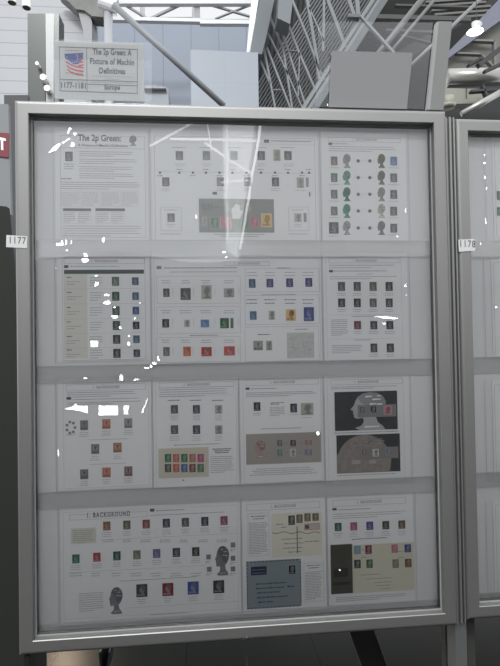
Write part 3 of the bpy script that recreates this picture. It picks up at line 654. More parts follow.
mb = MB(); mb.quad(a, b, d-.001, d, YS-.0003); mb.quad(a, b, c, c+.001, YS-.0003); mb.quad(b-.001, b, c, d, YS-.0003); mb.build('red_border', colmat((.38, .10, .10)), rl)
mb = MB(); mb.quad(a+.002, a+.012, c+.003, d-.003, YS-.0003); mb.build('label_letter', INK, rl)
mb = MB(); px_ = None
for i in range(25):
    x = 272+i*2.0; y = 533+.9*math.sin(i*.8); p = at(x, y, YS); 
    if px_ is not None: mb.face([(px_.x, YS-.0002, px_.z), (p.x, YS-.0002, p.z), (p.x, YS-.0002, p.z+.0016), (px_.x, YS-.0002, px_.z+.0016)])
    px_ = p
mb.build('cancel_stroke', mat('pen_ink', (.13, .13, .17), .7), e1)
mb = MB(); a, b, c, d = rect(296.7, 526, 297.6, 553); mb.quad(a, b, c, d, YS-.0002); mb.build('fold_line', mat('pen_ink', (.1, .1, .1)), e1)
mb = MB()
for (x0, x1, y) in ((282, 302, 538.5), (284, 304, 543), (283, 303, 547.5), (288, 302, 551.5), (305, 320, 541), (281, 286, 527), (276, 284, 524)):
    r = rect(x0, y-.6, x1, y+.6); words(mb, r[0], r[1], r[2], .0022, YS-.0002, 1, (.004, .013), .002)
mb.build('handwriting', mat('pen_grey', (.27, .27, .30), .7), e1)
e2 = envelope((246.6, 560, 301.2, 607.5), mat('airmail_blue', (.24, .275, .30), .65, noise=.06, nscale=25), 'blue-grey airmail envelope with a dashed dark border, bottom row')
mb = MB(); a, b, c, d = rect(246.6, 560, 301.2, 607.5); s_ = .0046
n = int((b-a)/s_)
for i in range(n):
    if i % 2 == 0:
        x = a+i*s_
        for z in (c, d-.0032): mb.face([(x, YS-.0002, z), (x+s_*.8, YS-.0002, z), (x+s_, YS-.0002, z+.0032), (x+s_*.2, YS-.0002, z+.0032)])
n = int((d-c)/s_)
for i in range(1, n-1):
    if i % 2 == 0:
        z = c+i*s_
        for x in (a, b-.0028): mb.face([(x, YS-.0002, z), (x+.0028, YS-.0002, z+.001), (x+.0028, YS-.0002, z+s_*.9), (x, YS-.0002, z+s_*.8)])
mb.build('striped_border', mat('navy_print', (.035, .045, .07), .7), e2)
mini((288.3, 564.8, 295.6, 574), (.03, .035, .045), e2, nm='affixed_stamp')
mb = MB(); mb.quad(*rect(251, 566.3, 266.5, 574.8), YS-.0002); al = mb.build('airmail_label', colmat((.03, .045, .08)), e2)
mb = MB(); r = rect(252.5, 568, 265, 570); words(mb, r[0], r[1], r[2], .002, YS-.0003); r = rect(252.5, 571.5, 265, 573.2); words(mb, r[0], r[1], r[2], .002, YS-.0003); mb.build('label_text', colmat((.2, .22, .26)), al)
mb = MB()
for (x0, x1, y) in ((256, 286, 583), (256, 284, 587.5), (257, 280, 592), (257, 288, 596.5), (258, 274, 601.5), (287, 294, 586)):
    r = rect(x0, y-.8, x1, y+.8); words(mb, r[0], r[1], r[2], .0032, YS-.0002, 1, (.003, .010), .0022)
mb.build('handwriting', mat('navy_pen', (.06, .09, .14), .7), e2)

Mp = Page((327.5, 494.5, 414, 604), 'album page with a cream postcard of eight stamps and a dark photo, bottom right', 'eight-stamp cover page')
Mp.title(332.4, 498.6, 405.5, 505); Mp.tagmark(332.4, 508, 336.6, 510.4); Mp.lines(338, 508.2, 372, 510, 1, h=.0018); Mp.lines(333, 511.5, 406, 518, 3)
for i, (x, cn, cc) in enumerate(((334.4, 'dark green', (.03, .14, .10)), (350, 'rose pink', (.52, .10, .22)), (366, 'indigo', (.09, .06, .30)), (382, 'charcoal', (.08, .08, .075)), (398, 'brown', (.16, .11, .06)))):
    Mp.stamp(x, 522.5-i*.6, x+7.3, 531.2-i*.6, cc, f'{cn} stamp, {ORD[i]} of five above the cream cover, bottom right page', 3)
Mp.lines(352, 537.5, 388, 539.2, 1, h=.0018, bold=True); Mp.lines(336, 594.6, 408, 600, 3)
Mp.done()
ph = sheet('picture_card', (330.7, 544.3, 352.4, 593.6), mat('dark_brown_photo', (.085, .08, .065), .45, noise=.3, nscale=14), 'narrow dark brown photograph left of the cream eight-stamp cover')
mb = MB(); a, b, c, d = rect(331, 544.5, 352, 593.4); mb.quad(a+.004, b-.004, c+.02, c+.028, YS-.0002); mb.quad(a+.006, b-.010, c+.040, c+.060, YS-.0002); mb.build('dim_shapes', mat('photo_grey', (.05, .05, .045), .5), ph)
e3 = envelope((352.7, 543.5, 414, 591.5), mat('cream_cover', (.60, .575, .475), .65, noise=.04, nscale=20), 'cream cover with eight coloured stamps in two rows, bottom right')
for px, cc in (((353.6, 545.2, 360.8, 554.2), (.18, .36, .44)), ((364.8, 544.8, 371.8, 554), (.24, .03, .07)), ((391, 544, 397.8, 552.8), (.60, .16, .25)), ((404, 543.9, 411, 552.4), (.07, .07, .30)),
        ((353.8, 559.3, 360.8, 568.3), (.03, .06, .04)), ((366, 559, 372.8, 568), (.05, .16, .07)), ((392, 558.8, 398.8, 568), (.26, .24, .16)), ((404.5, 558.3, 411.5, 567.3), (.22, .11, .04))): mini(px, cc, e3, nm='affixed_stamp')
mb = MB()
for (x0, x1, y) in ((361, 380, 574.2), (366, 392, 578), (374, 392, 581.8), (376, 390, 585), (380, 390, 588.3), (361, 366, 549.5), (361, 366, 557), (398, 404, 551), (398.5, 404, 557)):
    r = rect(x0, y-.5, x1, y+.5); words(mb, r[0], r[1], r[2], .0018, YS-.0002)
mb.build('handwriting', mat('pen_grey', (.25, .25, .28), .7), e3)

# ------------------------------------------------------------------ glints shaped as tilted facets on the sleeves
CR = [(A, bar(72, 124, 67.5, 134, 2.2, 1.4)), (A, blob(75, 134, 2, 1.2)), (A, [(46.5, 154), (53, 147), (60, 142.5), (61.5, 144), (56, 150.5)]), (A, bar(62, 143.5, 70, 138, 1.5, .8)), (A, blob(72.5, 144.5, 2.2, 2.2)),
      (A, blob(59, 244.5, 3, 1.6)), (A, bar(61.5, 240.5, 63, 246, 1.8, 2.4)), (A, bar(66, 239.5, 66.5, 245, 1, 1.4)), (A, bar(71, 240, 71.5, 244, .7, 1)), (A, bar(103, 237.5, 103.6, 242.5, 3.4, 1)), (A, blob(67, 250.5, 1.1, .9)),
      (D, blob(85, 254, 2.6, 1)), (D, blob(86, 256.2, 2.4, .9)), (D, blob(85, 260.3, 3.6, 2.6)), (D, blob(96.5, 275.6, 1.6, 1)), (D, blob(96.6, 284, 2.6, 2.5)), (D, blob(106.6, 295, 3.2, 1.3)), (D, blob(107, 302.6, 3.8, 2.3)),
      (D, blob(114.5, 307.5, 2, 1)), (D, blob(114.5, 316.8, 3.2, 1.8)), (D, blob(120, 327.8, 1.6, 1.8)), (D, [(90, 340.6), (98.4, 340.6), (98.4, 347), (90.4, 347.4)]), (D, blob(134.3, 318.6, 1.8, 1)), (D, blob(129, 336, 1.2, .8)),
      (D, blob(128.6, 344, 2, 2)), (D, blob(140, 303, .8, .8)), (D, blob(146.5, 368, 3, 1)), (D, blob(151, 366.5, 1.8, 2.2)), (D, blob(55.8, 268, .7, .7)),
      (B, bar(196.3, 214.5, 196.6, 219, 1.6, .8)), (E_, blob(154, 363.5, 3, 1.6)), (E_, bar(157.5, 356, 159, 361, 1.2, 2.2)), (E_, blob(224, 252, 2, 1.3)), (E_, blob(226, 257.2, 1.6, .8)),
      (Cc, bar(405.4, 208, 405.6, 213, .8, .5)), (Cc, blob(397.6, 236.2, .9, .9)), (Fp, [(372, 316), (384, 316.1), (396, 317.3), (399.6, 318.5), (396, 319.4), (384, 318.8)]), (Fp, blob(384, 323.5, 2.4, .8)), (Fp, blob(405.3, 285.6, 1.5, 1.5)), (Fp, blob(406, 294.7, .6, .8)),
      (G, blob(85, 378.2, 2.6, 1)), (G, bar(121, 374.5, 121.6, 381, 3, 4.6)), (G, blob(136, 379.8, 3.6, 1)), (G, [(62.4, 408.6), (75, 405.8), (88.4, 404.9), (89.6, 414.2), (80, 411)]), (G, blob(75.5, 404.6, 2, .6)),
      (G, [(97.2, 405.4), (119.4, 404.8), (119.4, 415.8), (97.2, 415.8)]), (G, [(123.8, 405.3), (129.2, 405), (128, 415), (123.6, 415)]), (G, bar(148, 398, 141.6, 414, .7, 1.7)), (G, bar(58, 449, 58.6, 457, 1.2, .6)),
      (I_, blob(318, 433.4, 1.6, 2.4)), (Mp, blob(339.6, 570.2, 1.1, 1.1))]
for pg, pts in CR: make_glint(pts, pg.sleeve)

# ------------------------------------------------------------------ neighbouring frame: its left page just shows
def page_at(px, label):
    a, b, c, d = rect(*px, 0.05); b = a+.19
    mb = MB(); mb.box(a, b, 0.0500, 0.0506, c, d); o = mb.build('album_page', PAPER); tag(o, label, 'album page', 'stamp album pages in the neighbouring frame')
    t = MB(); z = d-.012
    t.quad(a+.006, b-.006, z, z+.0007, .0497); t.quad(a+.006, a+.0067, c+.01, z, .0497); t.build('ruled_lines', LINE, o)
    mb = MB(); mb.quad(a-.022, b+.004, c-.002, d+.004, .0456); sl = mb.build('sleeve', FILM, o, 'clear glossy sleeve')
    mb = MB(); mb.box(a-.022, a-.0212, .0451, .0455, c, d); mb.build('sleeve_seam', mat('sleeve_seam', (0.47, 0.47, 0.49), 0.25), sl)
    return o, sl, a
pgs = [page_at((493, 137, 520, 240), 'album page in the neighbouring frame, topmost at the right edge of the photo'), page_at((492, 258, 520, 358), 'album page in the neighbouring frame, second from top at the right edge'),
       page_at((493, 380, 520, 480), 'album page in the neighbouring frame, third from top at the right edge'), page_at((494, 500, 520, 598), 'album page in the neighbouring frame, lowest at the right edge')]
def make_stamp2(px, col, label, kind='head'):
    o = make_stamp(rect(*px, 0.05), col, None, kind=kind, ytop=.0491); tag(o, label, 'stamp', 'stamps in the neighbouring frame')
make_stamp2((496.3, 191, 503.3, 200.3), (.04, .16, .09), 'dark green stamp cut by the right edge of the photo, upper one')
make_stamp2((496.6, 207, 503.6, 216), (.05, .20, .11), 'mid green stamp cut by the right edge of the photo, lower one')
for (i, px) in ((0, blob(484.6, 177.5, .9, 1.4)), (0, blob(486.6, 188.5, .9, 1.4)), (0, blob(484.6, 155, .7, .9)), (0, bar(485.4, 218, 485.8, 224, .8, .8)), (0, blob(480.4, 244, 1, .8)), (1, blob(496, 307, 1.2, 1)), (0, blob(484.4, 163, .8, 1.5))): make_glint(px, pgs[i][1], ym=.041)

# ------------------------------------------------------------------ number cards clipped to the frame edges
def number_card(px, body, label, Y):
    P = [at(x, y, Y) for x, y in px]
    mb = MB(); mb.prism([tuple(p) for p in P], (0, .0008, 0)); o = mb.build('number_card', mat('white_card', (.50, .50, .49), .6)); tag(o, label, 'number card', 'number cards on the frame edges')
    z = (P[2].z+P[3].z)/2; x = (P[0].x+P[2].x)/2; h = abs(P[0].z-P[3].z)
    t = text_mesh(body, h*.80, x+.001, z+h*.18, Y-.0004, bold=.0002, align='CENTER', spacing=1.15, sx=.8)
    zc = z+h*.5; ang = .035
    t.v = [(vx, vy, vz-(vx-x)*ang) for vx, vy, vz in t.v]
    t.build('number', INK, o)
number_card([(6.4, 235), (27.4, 236.2), (27, 248.2), (6, 247)], '1177', 'white number card 1177 on the left edge of the large frame', -.0012)
number_card([(458.4, 239.6), (474.6, 239), (475.2, 250.6), (459, 251.8)], '1178', 'white number card 1178 on the left edge of the neighbouring frame', .0122)

# ------------------------------------------------------------------ cards standing on top of the frame
def slab(px, Y, th, Ytop=None):
    """upright or leaning plate: corners TL, TR, BR, BL"""
    Yt = Y if Ytop is None else Ytop
    P = [at(*px[0], Yt), at(*px[1], Yt), at(*px[2], Y), at(*px[3], Y)]
    mb = MB(); mb.prism([tuple(p) for p in P], (0, th, 0)); return mb, P
ch = empty('title_sign', at(100, 98, .02)); tag(ch, 'white title sign in a clear holder on the left of the frame top', 'sign')
mb, P = slab([(53.4, 40.6), (144, 43.6), (143.6, 101.4), (54.6, 98.4)], .020, .0006); mb.build('paper', mat('sign_paper', (.50, .50, .49), .7), ch)
mb, Q = slab([(52, 39), (152, 42.2), (151.6, 101.8), (53.2, 98.6)], .017, .0012); mb.build('clear_holder', HOLDER, ch)
def on(P, u, v, y=-.0004):
    a = P[0].lerp(P[1], u); b = P[3].lerp(P[2], u); p = a.lerp(b, v); return (p.x, p.y+y, p.z)
def onrect(mb, P, u0, v0, u1, v1, y=-.0004): mb.face([on(P, u0, v1, y), on(P, u1, v1, y), on(P, u1, v0, y), on(P, u0, v0, y)])
mb = MB()
for (u0, v0, u1, v1) in ((.06, .10, .93, .114), (.06, .86, .93, .874), (.06, .10, .067, .874), (.923, .10, .93, .874), (.36, .10, .367, .874), (.06, .66, .93, .673), (.366, .73, .93, .743)): onrect(mb, P, u0, v0, u1, v1)
mb.build('ruled_lines', mat('sign_rule', (.12, .12, .12), .7), ch)
W_ = P[1].x-P[0].x; Hs = P[0].z-P[3].z
def sign_text(body, u, v, size, bold, wf, al='CENTER'):
    p = on(P, u, v); t = text_mesh(body, size, p[0], p[2], P[0].y-.0005, bold, al, 1.05, fit=W_*wf)
    sl = (P[1].z-P[0].z)/W_
    t.v = [(x, y, z+(x-p[0])*sl) for x, y, z in t.v]; t.build('lettering', INK, ch)
sign_text('The 2p Green: A', .645, .245, Hs*.145, .0006, .43); sign_text('Fixture of Machin', .645, .41, Hs*.145, .0006, .49); sign_text('Definitives', .645, .57, Hs*.145, .0006, .29)
sign_text('Europe', .645, .84, Hs*.125, .0006, .17); sign_text('1177-1181', .212, .84, Hs*.14, .0006, .27)
mb = MB()
for (u0, u1, v) in ((.41, .88, .595), (.56, .73, .64), (.40, .9, .70), (.09, .33, .69)):
    a = on(P, u0, v, -.0005); b = on(P, u1, v, -.0005); words(mb, a[0], b[0], (a[2]+b[2])/2, .0011, a[1])
mb.build('fine_print', INK2, ch)
# the waving flag emblem
mb = MB(); onrect(mb, P, .11, .14, .33, .58); em = mb.build('emblem_panel', mat('emblem_paper', (.49, .48, .47), .7), ch)
def ribbon(mb, pts, y):
    mb.face([on(P, u, v, y) for u, v in pts])
mb = MB(); ribbon(mb, [(.12, .225), (.325, .195), (.318, .30), (.27, .40), (.21, .40), (.16, .34), (.125, .30)], -.0007); mb.build('emblem_blue', colmat((.03, .06, .26)), em)
mb = MB()
for k in range(3):
    v = .355+k*.065; ribbon(mb, [(.13+k*.01, v-.01), (.18, v+.035), (.24, v+.07), (.325, v+.085), (.325, v+.115), (.24, v+.10), (.18, v+.065), (.13+k*.01, v+.02)][::1], -.0006)
for k in range(3):
    v = .30+k*.055; ribbon(mb, [(.275, v), (.325, v-.015), (.325, v+.012), (.27, v+.027)], -.0008)
mb.build('emblem_red', colmat((.48, .06, .07)), em)
mb = MB()
for k, (u, v) in enumerate(((.145, .28), (.16, .33), (.18, .36), (.205, .375), (.23, .37), (.25, .35), (.262, .31), (.262, .27), (.255, .24))):
    ribbon(mb, [(u-.006, v), (u, v-.010), (u+.006, v), (u, v+.010)], -.0009)
mb.build('emblem_stars', colmat((.7, .7, .7)), em)
mb = MB()
for v in (.165, .555):
    a = on(P, .13, v, -.0006); b = on(P, .31, v, -.0006); words(mb, a[0], b[0], (a[2]+b[2])/2-.001, .002, a[1])
mb.build('emblem_text', colmat((.42, .20, .18)), em)

bs = empty('blank_sign', at(368, 106, .03)); tag(bs, 'blank grey card back in a scratched clear holder on the frame top right', 'sign')
mb, P2 = slab([(331.7, 51), (412.6, 52.5), (406.8, 109), (328.6, 107)], .030, .0010, .012); mb.build('card', mat('grey_card', (.20, .20, .203), .7), bs)
mb, P3 = slab([(319, 21.6), (433, 22.3), (424, 109.3), (315, 106.4)], .034, .0016, .014); mb.build('clear_holder', HOLDER, bs)
mb = MB(); q = at(327.6, 104.5, .024); mb.tube((q.x, q.y, q.z-.004), (q.x, q.y, q.z+.002), .0012); mb.build('clip', mat('steel', (.7, .7, .7), .25, 1), bs)
mb, _ = slab([(439, 21.2), (452.3, 21.6), (443.3, 110), (430, 109.6)], .040, .012, .034); pb = mb.build('leaning_board', mat('grey_board', (.155, .158, .155), .6)); tag(pb, 'narrow grey upright board standing beside the blank sign on the frame top', 'board')
mb, _ = slab([(436.2, 22.4), (439, 21.2), (430, 109.6), (427, 109.4)], .0395, .012, .0335); mb.build('board_edge', mat('board_edge', (.25, .25, .25), .6), pb)

# ------------------------------------------------------------------ hall behind the frames (structure)
def st(o): o['kind'] = 'structure'; return o
def wall(name, px, Y, m_, Ys=None, bottom=None, th=.2):
    Ys = Ys or (Y,)*4; P = [at(x, y, yy) for (x, y), yy in zip(px, Ys)]
    if bottom is not None: P[2].z = bottom; P[3].z = bottom
    mb = MB(); mb.prism([tuple(p) for p in P], (0, th, 0)); return st(mb.build(name, m_))
mb = MB(); mb.box(-14, 22, -27, 30, -.1, 0)
fl = mb.build('floor', seams('dark_tiles', (.008, .009, .0075), 0.6, 0.6, .004, .4, .24, ('X', 'Y'), noise=.15)); st(fl); MATS['dark_tiles'].node_tree.nodes['Principled BSDF'].inputs['Specular IOR Level'].default_value = .06
seg = at(0, 12, 12).z-at(0, 24.6, 12).z
wl = wall('wall_left', [(-160, -60), (96, -60), (96, 120), (-160, 120)], 12, seams('white_siding', (.33, .34, .355), 0, seg, .02, .62, .5, off=(0, .02)), bottom=0)
zs = at(171, 60, 16).x; sx = at(199, 60, 16).x-zs
wb = wall('wall_back', [(60, 21), (262, 22), (262, 120), (60, 120)], 16, seams('blue_grey_panels', (.215, .245, .295), sx, 0, .03, .7, .5), bottom=0)
bxw = wall('wall_box', [(190.5, 49.5), (258, 52.5), (258, 120), (190.5, 120)], 10.5, seams('pale_panels', (.225, .25, .285), .85, .85, .012, .92, .45), bottom=0, th=3)
ce = wall('ceiling', [(85, -40), (275, -40), (262, 21), (85, 21)], 17, mat('white_roof', (.38, .39, .39), .6))
mb = MB()
for pts in ([(114, 4), (140, 3.4), (140, 18), (118, 18)], [(200, 5), (262, 5), (262, 19), (200, 19)], [(145, 6), (192, 6), (192, 17), (145, 17)], [(113, -8), (262, -8), (262, 1.5), (113, 1.5)]):
    mb.face([tuple(at(x, y, 16.9)) for x, y in pts])
st(mb.build('window_1', emit('roof_light', (.96, .98, 1), .95)))
mb = MB(); mb.prism([tuple(at(x, y, 11)) for x, y in ((252.5, -12), (260.5, -12), (250, 52), (246.6, 52))], (0, .1, 0)); st(mb.build('window_2', emit('bright_strip', (.96, .98, 1), 1.1)))
WS = mat('white_steel', (.58, .59, .60), .45)
tr = empty('roof_truss', at(180, 20, 13)); tag(tr, 'white steel roof truss running across the top left behind the sign', 'truss')
for a, b, w_ in (((108, 3.5), (262, 3.5), .10), ((108, 19.6), (200, 21.6), .10), ((200, 23), (262, 23.4), .12)):
    mb = MB(); mb.beam(at(*a, 13), at(*b, 13), w_, .15); mb.build('chord', WS, tr)
for a, b, w_ in (((196.5, -6), (197.5, 24), .17), ((120, 2), (148, 19), .05), ((186, 2), (150, 19), .06), ((204, 3), (258, 19), .04), ((258, 2), (215, 19), .03)):
    mb = MB(); mb.beam(at(*a, 13.1), at(*b, 13.1), w_, .08); mb.build('web_member', mat('grey_steel', (.26, .27, .28), .5), tr)
pc = empty('steel_column', at(108, 104, 11)); tag(pc, 'round white steel column rising behind the title sign', 'column')
mb = MB(); a = at(108, -14, 11); b = at(108.4, 104, 11); mb.tube((b.x, 11, 0), (a.x, 11, a.z), .105, 20); mb.build('shaft', mat('column_paint', (.34, .35, .37), .4), pc, smooth=True)
mb = MB(); mb.tube(at(100, 1, 10.9), at(117, 7, 10.9), .16, 14); mb.build('node', WS, pc)
mb = MB(); mb.tube(at(113, 4.5, 8.6), at(224, 106, 9.6), 0.062, 18); o = mb.build('diagonal_pipe', mat('pipe_paint', (.20, .21, .225), .4), smooth=True); tag(o, 'long grey diagonal pipe crossing the pale wall panels', 'pipe')
mb = MB(); mb.prism([tuple(at(x, y, 11.5)) for x, y in ((74, -4), (84, -4), (92, 22), (91.5, 108), (86, 108), (83, 30))], (0, .5, 0)); o = mb.build('sloped_column', mat('sloped_paint', (.25, .255, .265), .5)); tag(o, 'pale sloping column left of the round white column', 'column')
mb = MB(); mb.prism([tuple(at(x, y, 11.4)) for x, y in ((57, -8), (104, -8), (103, 17), (92, 16), (84, 10), (76, 9), (70, 3))], (0, .4, 0)); o = mb.build('ceiling_equipment', mat('equipment_grey', (.14, .145, .135), .6, noise=.4, nscale=4)); tag(o, 'grey mass of equipment under the roof above the title sign', 'equipment')
# kiosk behind
sf = empty('shelf_unit', at(155, 95, 8)); tag(sf, 'low pale cabinet right of the title sign in front of the panel wall', 'cabinet')
P = [at(x, y, 8) for x, y in ((144, 88.5), (168.5, 88.5), (168.5, 112), (144, 112))]; P[2].z = P[3].z = 0; mb = MB(); mb.prism([tuple(p) for p in P], (0, .6, 0)); mb.build('cabinet_body', mat('cabinet_pale', (.19, .21, .24), .5), sf)
mb = MB(); mb.prism([tuple(at(x, y, 7.9)) for x, y in ((144, 85.6), (154, 84.8), (166, 87), (166, 88.4), (144, 88.2))], (0, .3, 0)); mb.build('cluttered_top', mat('clutter', (.22, .23, .25), .6, noise=.5, nscale=14), sf)
# mirrored pillar at the far left, its glare added as glowing discs
mp = empty('metal_pillar', at(42, 99, 2.2)); tag(mp, 'shiny dark metal pillar at the upper left corner behind the frame', 'pillar')
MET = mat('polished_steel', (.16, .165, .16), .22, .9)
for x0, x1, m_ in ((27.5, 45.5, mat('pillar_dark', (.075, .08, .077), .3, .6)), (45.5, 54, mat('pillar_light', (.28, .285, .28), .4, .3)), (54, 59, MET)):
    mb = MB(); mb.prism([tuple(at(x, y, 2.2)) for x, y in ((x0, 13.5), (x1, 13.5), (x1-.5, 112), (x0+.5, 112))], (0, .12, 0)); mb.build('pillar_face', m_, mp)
for (x, y, r_) in ((38, 65, .0085), (44, 78.5, .016), (48, 89.5, .016)):
    p = at(x, y, 2.17); mb = MB(); mb.tube((p.x, 2.15, p.z), (p.x, 2.2, p.z), r_*1.25, 16); s = mb.build('glare_spot', mat('glare_rim', (.8, .8, .8), .3)); tag(s, {65: 'small uppermost glowing disc standing for glare on the metal pillar', 78.5: 'middle glowing disc standing for glare on the metal pillar', 89.5: 'lowest glowing disc standing for glare on the metal pillar'}[y], 'lamp', 'glare discs on the metal pillar')
    mb = MB(); mb.tube((p.x, 2.145, p.z), (p.x, 2.149, p.z), r_, 16); mb.build('lens', emit('glare_glow', (1, 1, .98), 3.0), s)  # disc glows in place of a glare on the steel, no lamp here
for (x0, y0, x1, y1, lb) in ((8, 2.5, 16, 5.5, 'left one of two small ceiling lamps with black undersides, top left'), (22, 7.5, 31, 10.5, 'right one of two small ceiling lamps with black undersides, top left')):
    a = at(x0, y0-3, 6); b = at(x1, y1, 6); c = (a+b)/2
    mb = MB(); mb.tube((c.x, 6, c.z-.005), (c.x, 6, c.z+.16), .06, 18); o = mb.build('downlight', mat('lamp_white', (.75, .75, .76), .4)); tag(o, lb, 'ceiling lamp', 'downlights at the top left')
    mb = MB(); mb.tube((c.x, 6, c.z-.012), (c.x, 6, c.z-.006), .052, 18); mb.build('underside', mat('black', (.01, .01, .01), .5), o)
# steel roof in the middle: ribbed deck, trusses, girder
DECK = seams('ribbed_deck', (.06, .064, .066), .16, 0, .07, .30, .5, ('X', 'Z'))
P = [at(256, -30, 12.0), at(400, -30, 14.0), at(298, 125, 15.5), at(252, 125, 17.0)]
mb = MB(); mb.face([tuple(p) for p in P])
de = mb.build('ceiling_deck', DECK); st(de)
# ribs as real ridges rising to the right, parallel to the girder
rb = MB()
for i in range(22):
    x0 = 232+i*3.4; a = at(x0, 125, 13.2); b = at(x0+98, -30, 12.2); rb.beam(a, b, .030, .05)
o = rb.build('ceiling_ribs', mat('rib_steel', (.105, .112, .114), .5)); o['kind'] = 'structure'
mb = MB(); mb.prism([tuple(at(x, y, 11.0)) for x, y in ((262, -12), (277, -12), (266, 38), (262, 54), (248.5, 54))], (0, .4, 0)); st(mb.build('beam_dark', mat('dark_steel', (.10, .115, .125), .5)))
mb = MB(); mb.prism([tuple(at(x, y, 10.6)) for x, y in ((279, -8), (294, -8), (290, 24), (277.5, 18))], (0, .5, 0)); o = mb.build('duct_box', mat('duct_box', (.13, .145, .155), .5)); tag(o, 'dark grey boxy duct under the ribbed roof, top centre', 'duct')
bb = wall('wall_middle', [(256, 56), (276, 56), (330, 125), (256, 125)], 16.9, mat('mid_grey_wall', (.13, .145, .16), .6))
mt_ = empty('lattice_truss', at(290, 100, 11.5)); tag(mt_, 'fan of thin grey steel truss members under the ribbed roof', 'truss')
LAT = mat('lattice_steel', (.17, .182, .186), .45)
for pts, w_ in (([(269, 14), (283, 48), (292, 108)], .045), ([(278, 18), (306, 108)], .045), ([(288, 24), (299, 53), (316, 92)], .055), ([(290.5, -4), (309, 42), (319, 70)], .055), ([(306.5, -4), (315, 48), (319.5, 80)], .08), ([(309, 8), (324, 42)], .04),
        ([(262.5, 40), (275, 108)], .05), ([(267, 48), (290, 108)], .045), ([(258, 54), (270, 84)], .04), ([(266, 29), (283, 64), (302, 108)], .035), ([(286, 51.3), (297.5, 51.3)], .02), ([(299.5, 53), (298, 97)], .03), ([(324, -4), (323, 52)], .06),
        ([(326, -4), (345.5, 48)], .09), ([(347, -4), (355, 18)], .09), ([(356.5, -4), (358.5, 20)], .11), ([(319, 70), (334, 96)], .04), ([(272, 90), (281, 90)], .02)):
    mb = MB()
    for p, q in zip(pts[:-1], pts[1:]): mb.beam(at(*p, 11.5), at(*q, 11.5), w_, .06)
    mb.build('truss_member', LAT, mt_)
gd = empty('roof_girder', at(330, 80, 11)); tag(gd, 'steel edge girder slanting up to the right behind the blank sign', 'girder')
for off, w_, m_ in ((0, .07, LAT), (-6, .09, LAT), (5.5, .16, mat('dark_steel', (.1, .1, .1)))):
    mb = MB(); mb.beam(at(308+off, 110, 11), at(384+off, -8, 11), w_, .1); mb.build('girder_flange', m_, gd)
mb = MB(); a = at(356, 18, 10.9); mb.box(a.x-.24, a.x+.08, 10.8, 10.95, a.z-.04, a.z+.04); mb.build('joint_plate', mat('dark_steel', (.1, .1, .1)), gd)
# dark roof void at the right
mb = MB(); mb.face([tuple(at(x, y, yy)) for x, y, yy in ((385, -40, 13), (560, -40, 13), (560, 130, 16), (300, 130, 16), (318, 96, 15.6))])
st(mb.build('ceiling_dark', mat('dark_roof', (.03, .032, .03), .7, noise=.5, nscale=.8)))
def bars(name, label, cat, lst, m_, Y, tube=False, part='bar'):
    r = empty(name, at(*lst[0][0], Y)); tag(r, label, cat)
    for a, b, w_ in lst:
        mb = MB()
        if tube: mb.tube(at(*a, Y), at(*b, Y), w_/2, 14)
        else: mb.beam(at(*a, Y), at(*b, Y), w_, .12)
        mb.build(part, m_, r, smooth=tube)
    return r
PIPE = mat('grey_pipe', (.15, .155, .155), .45, .2)
bars('duct_pipe', 'thick grey pipe slanting up to the right above the blank sign', 'pipe', [((368, 66), (428, -8), .15)], PIPE, 11, True)
bars('duct_pipe', 'thin grey pipe right of the thick slanting pipe above the blank sign', 'pipe', [((384, 60), (441, -8), .08)], PIPE, 10.8, True)
bars('duct_pipe', 'thin pale pipe running up to the right behind the leaning board', 'pipe', [((404, 72), (488, -8), .09)], mat('pale_pipe', (.2, .2, .2), .4), 10.6, True)
mb = MB(); mb.beam(at(360, 16, 10.35), at(398, 58, 10.35), .06, .08); mb.build('truss_member', LAT, mt_)
bars('roof_beams', 'dark horizontal roof beams at the top right behind the board', 'beam', [((360, 17), (470, 20), .12), ((395, 6), (470, 8), .05), ((385, 31), (440, 33), .06), ((400, 36), (432, 44), .04)], mat('dark_beam', (.05, .052, .05), .5), 12)
bars('roof_louvre', 'pale grey roof slats seen between dark beams, top right', 'louvre', [((425+i*3, 3+i*4.2), (480+i*5, -1+i*4), .06) for i in range(5)], mat('slat_grey', (.12, .12, .112), .6), 12.5)
# right: lavender fascia, cream wall, pale duct, lamp
mb = MB(); mb.prism([tuple(at(x, y, 11)) for x, y in ((448, 52), (512, -14), (512, 12), (484, 32), (446, 60))], (0, .15, 0)); st(mb.build('trim_1', mat('lavender_fascia', (.15, .155, .2), .5)))
mb = MB(); mb.prism([tuple(at(x, y, 11.3)) for x, y in ((440, 68), (448, 56), (486, 30), (512, 12), (512, 80), (440, 80))], (0, .15, 0)); st(mb.build('wall_right', mat('cream_wall', (.135, .135, .12), .6, noise=.1, nscale=1.5)))
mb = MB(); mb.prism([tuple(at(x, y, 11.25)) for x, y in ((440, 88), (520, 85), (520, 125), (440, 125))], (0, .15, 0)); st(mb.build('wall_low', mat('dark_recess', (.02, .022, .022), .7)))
bars('handrail', 'thin dark handrail on the cream wall right of the bright lamp', 'rail', [((470, 41), (494, 42), .05), ((456, 54), (481, 55), .04), ((494, 41), (494, 68), .05), ((480, 55), (492, 67), .04)], mat('rail_dark', (.16, .16, .15), .5), 11.1)
mb = MB(); mb.tube(at(447, 76.6, 10), at(520, 74.6, 10), .17, 18); o = mb.build('air_duct', mat('duct_metal', (.36, .36, .34), .3, .5), smooth=True); tag(o, 'horizontal shiny round air duct at the right above the frames', 'duct')
mb = MB(); mb.tube(at(447, 77.5, 10), at(434, 97, 10), .14, 14); mb.build('duct_bend', mat('duct_metal', (.3, .3, .3)), o, smooth=True)
mb = MB(); mb.prism([tuple(at(x, y, 9.6)) for x, y in ((444, 88), (488, 89), (488, 103), (444, 104))], (0, .3, 0)); o = mb.build('wall_cabinet', mat('cream_box', (.22, .22, .185), .6, noise=.08, nscale=3)); tag(o, 'cream box panel under the round air duct at the right', 'box')
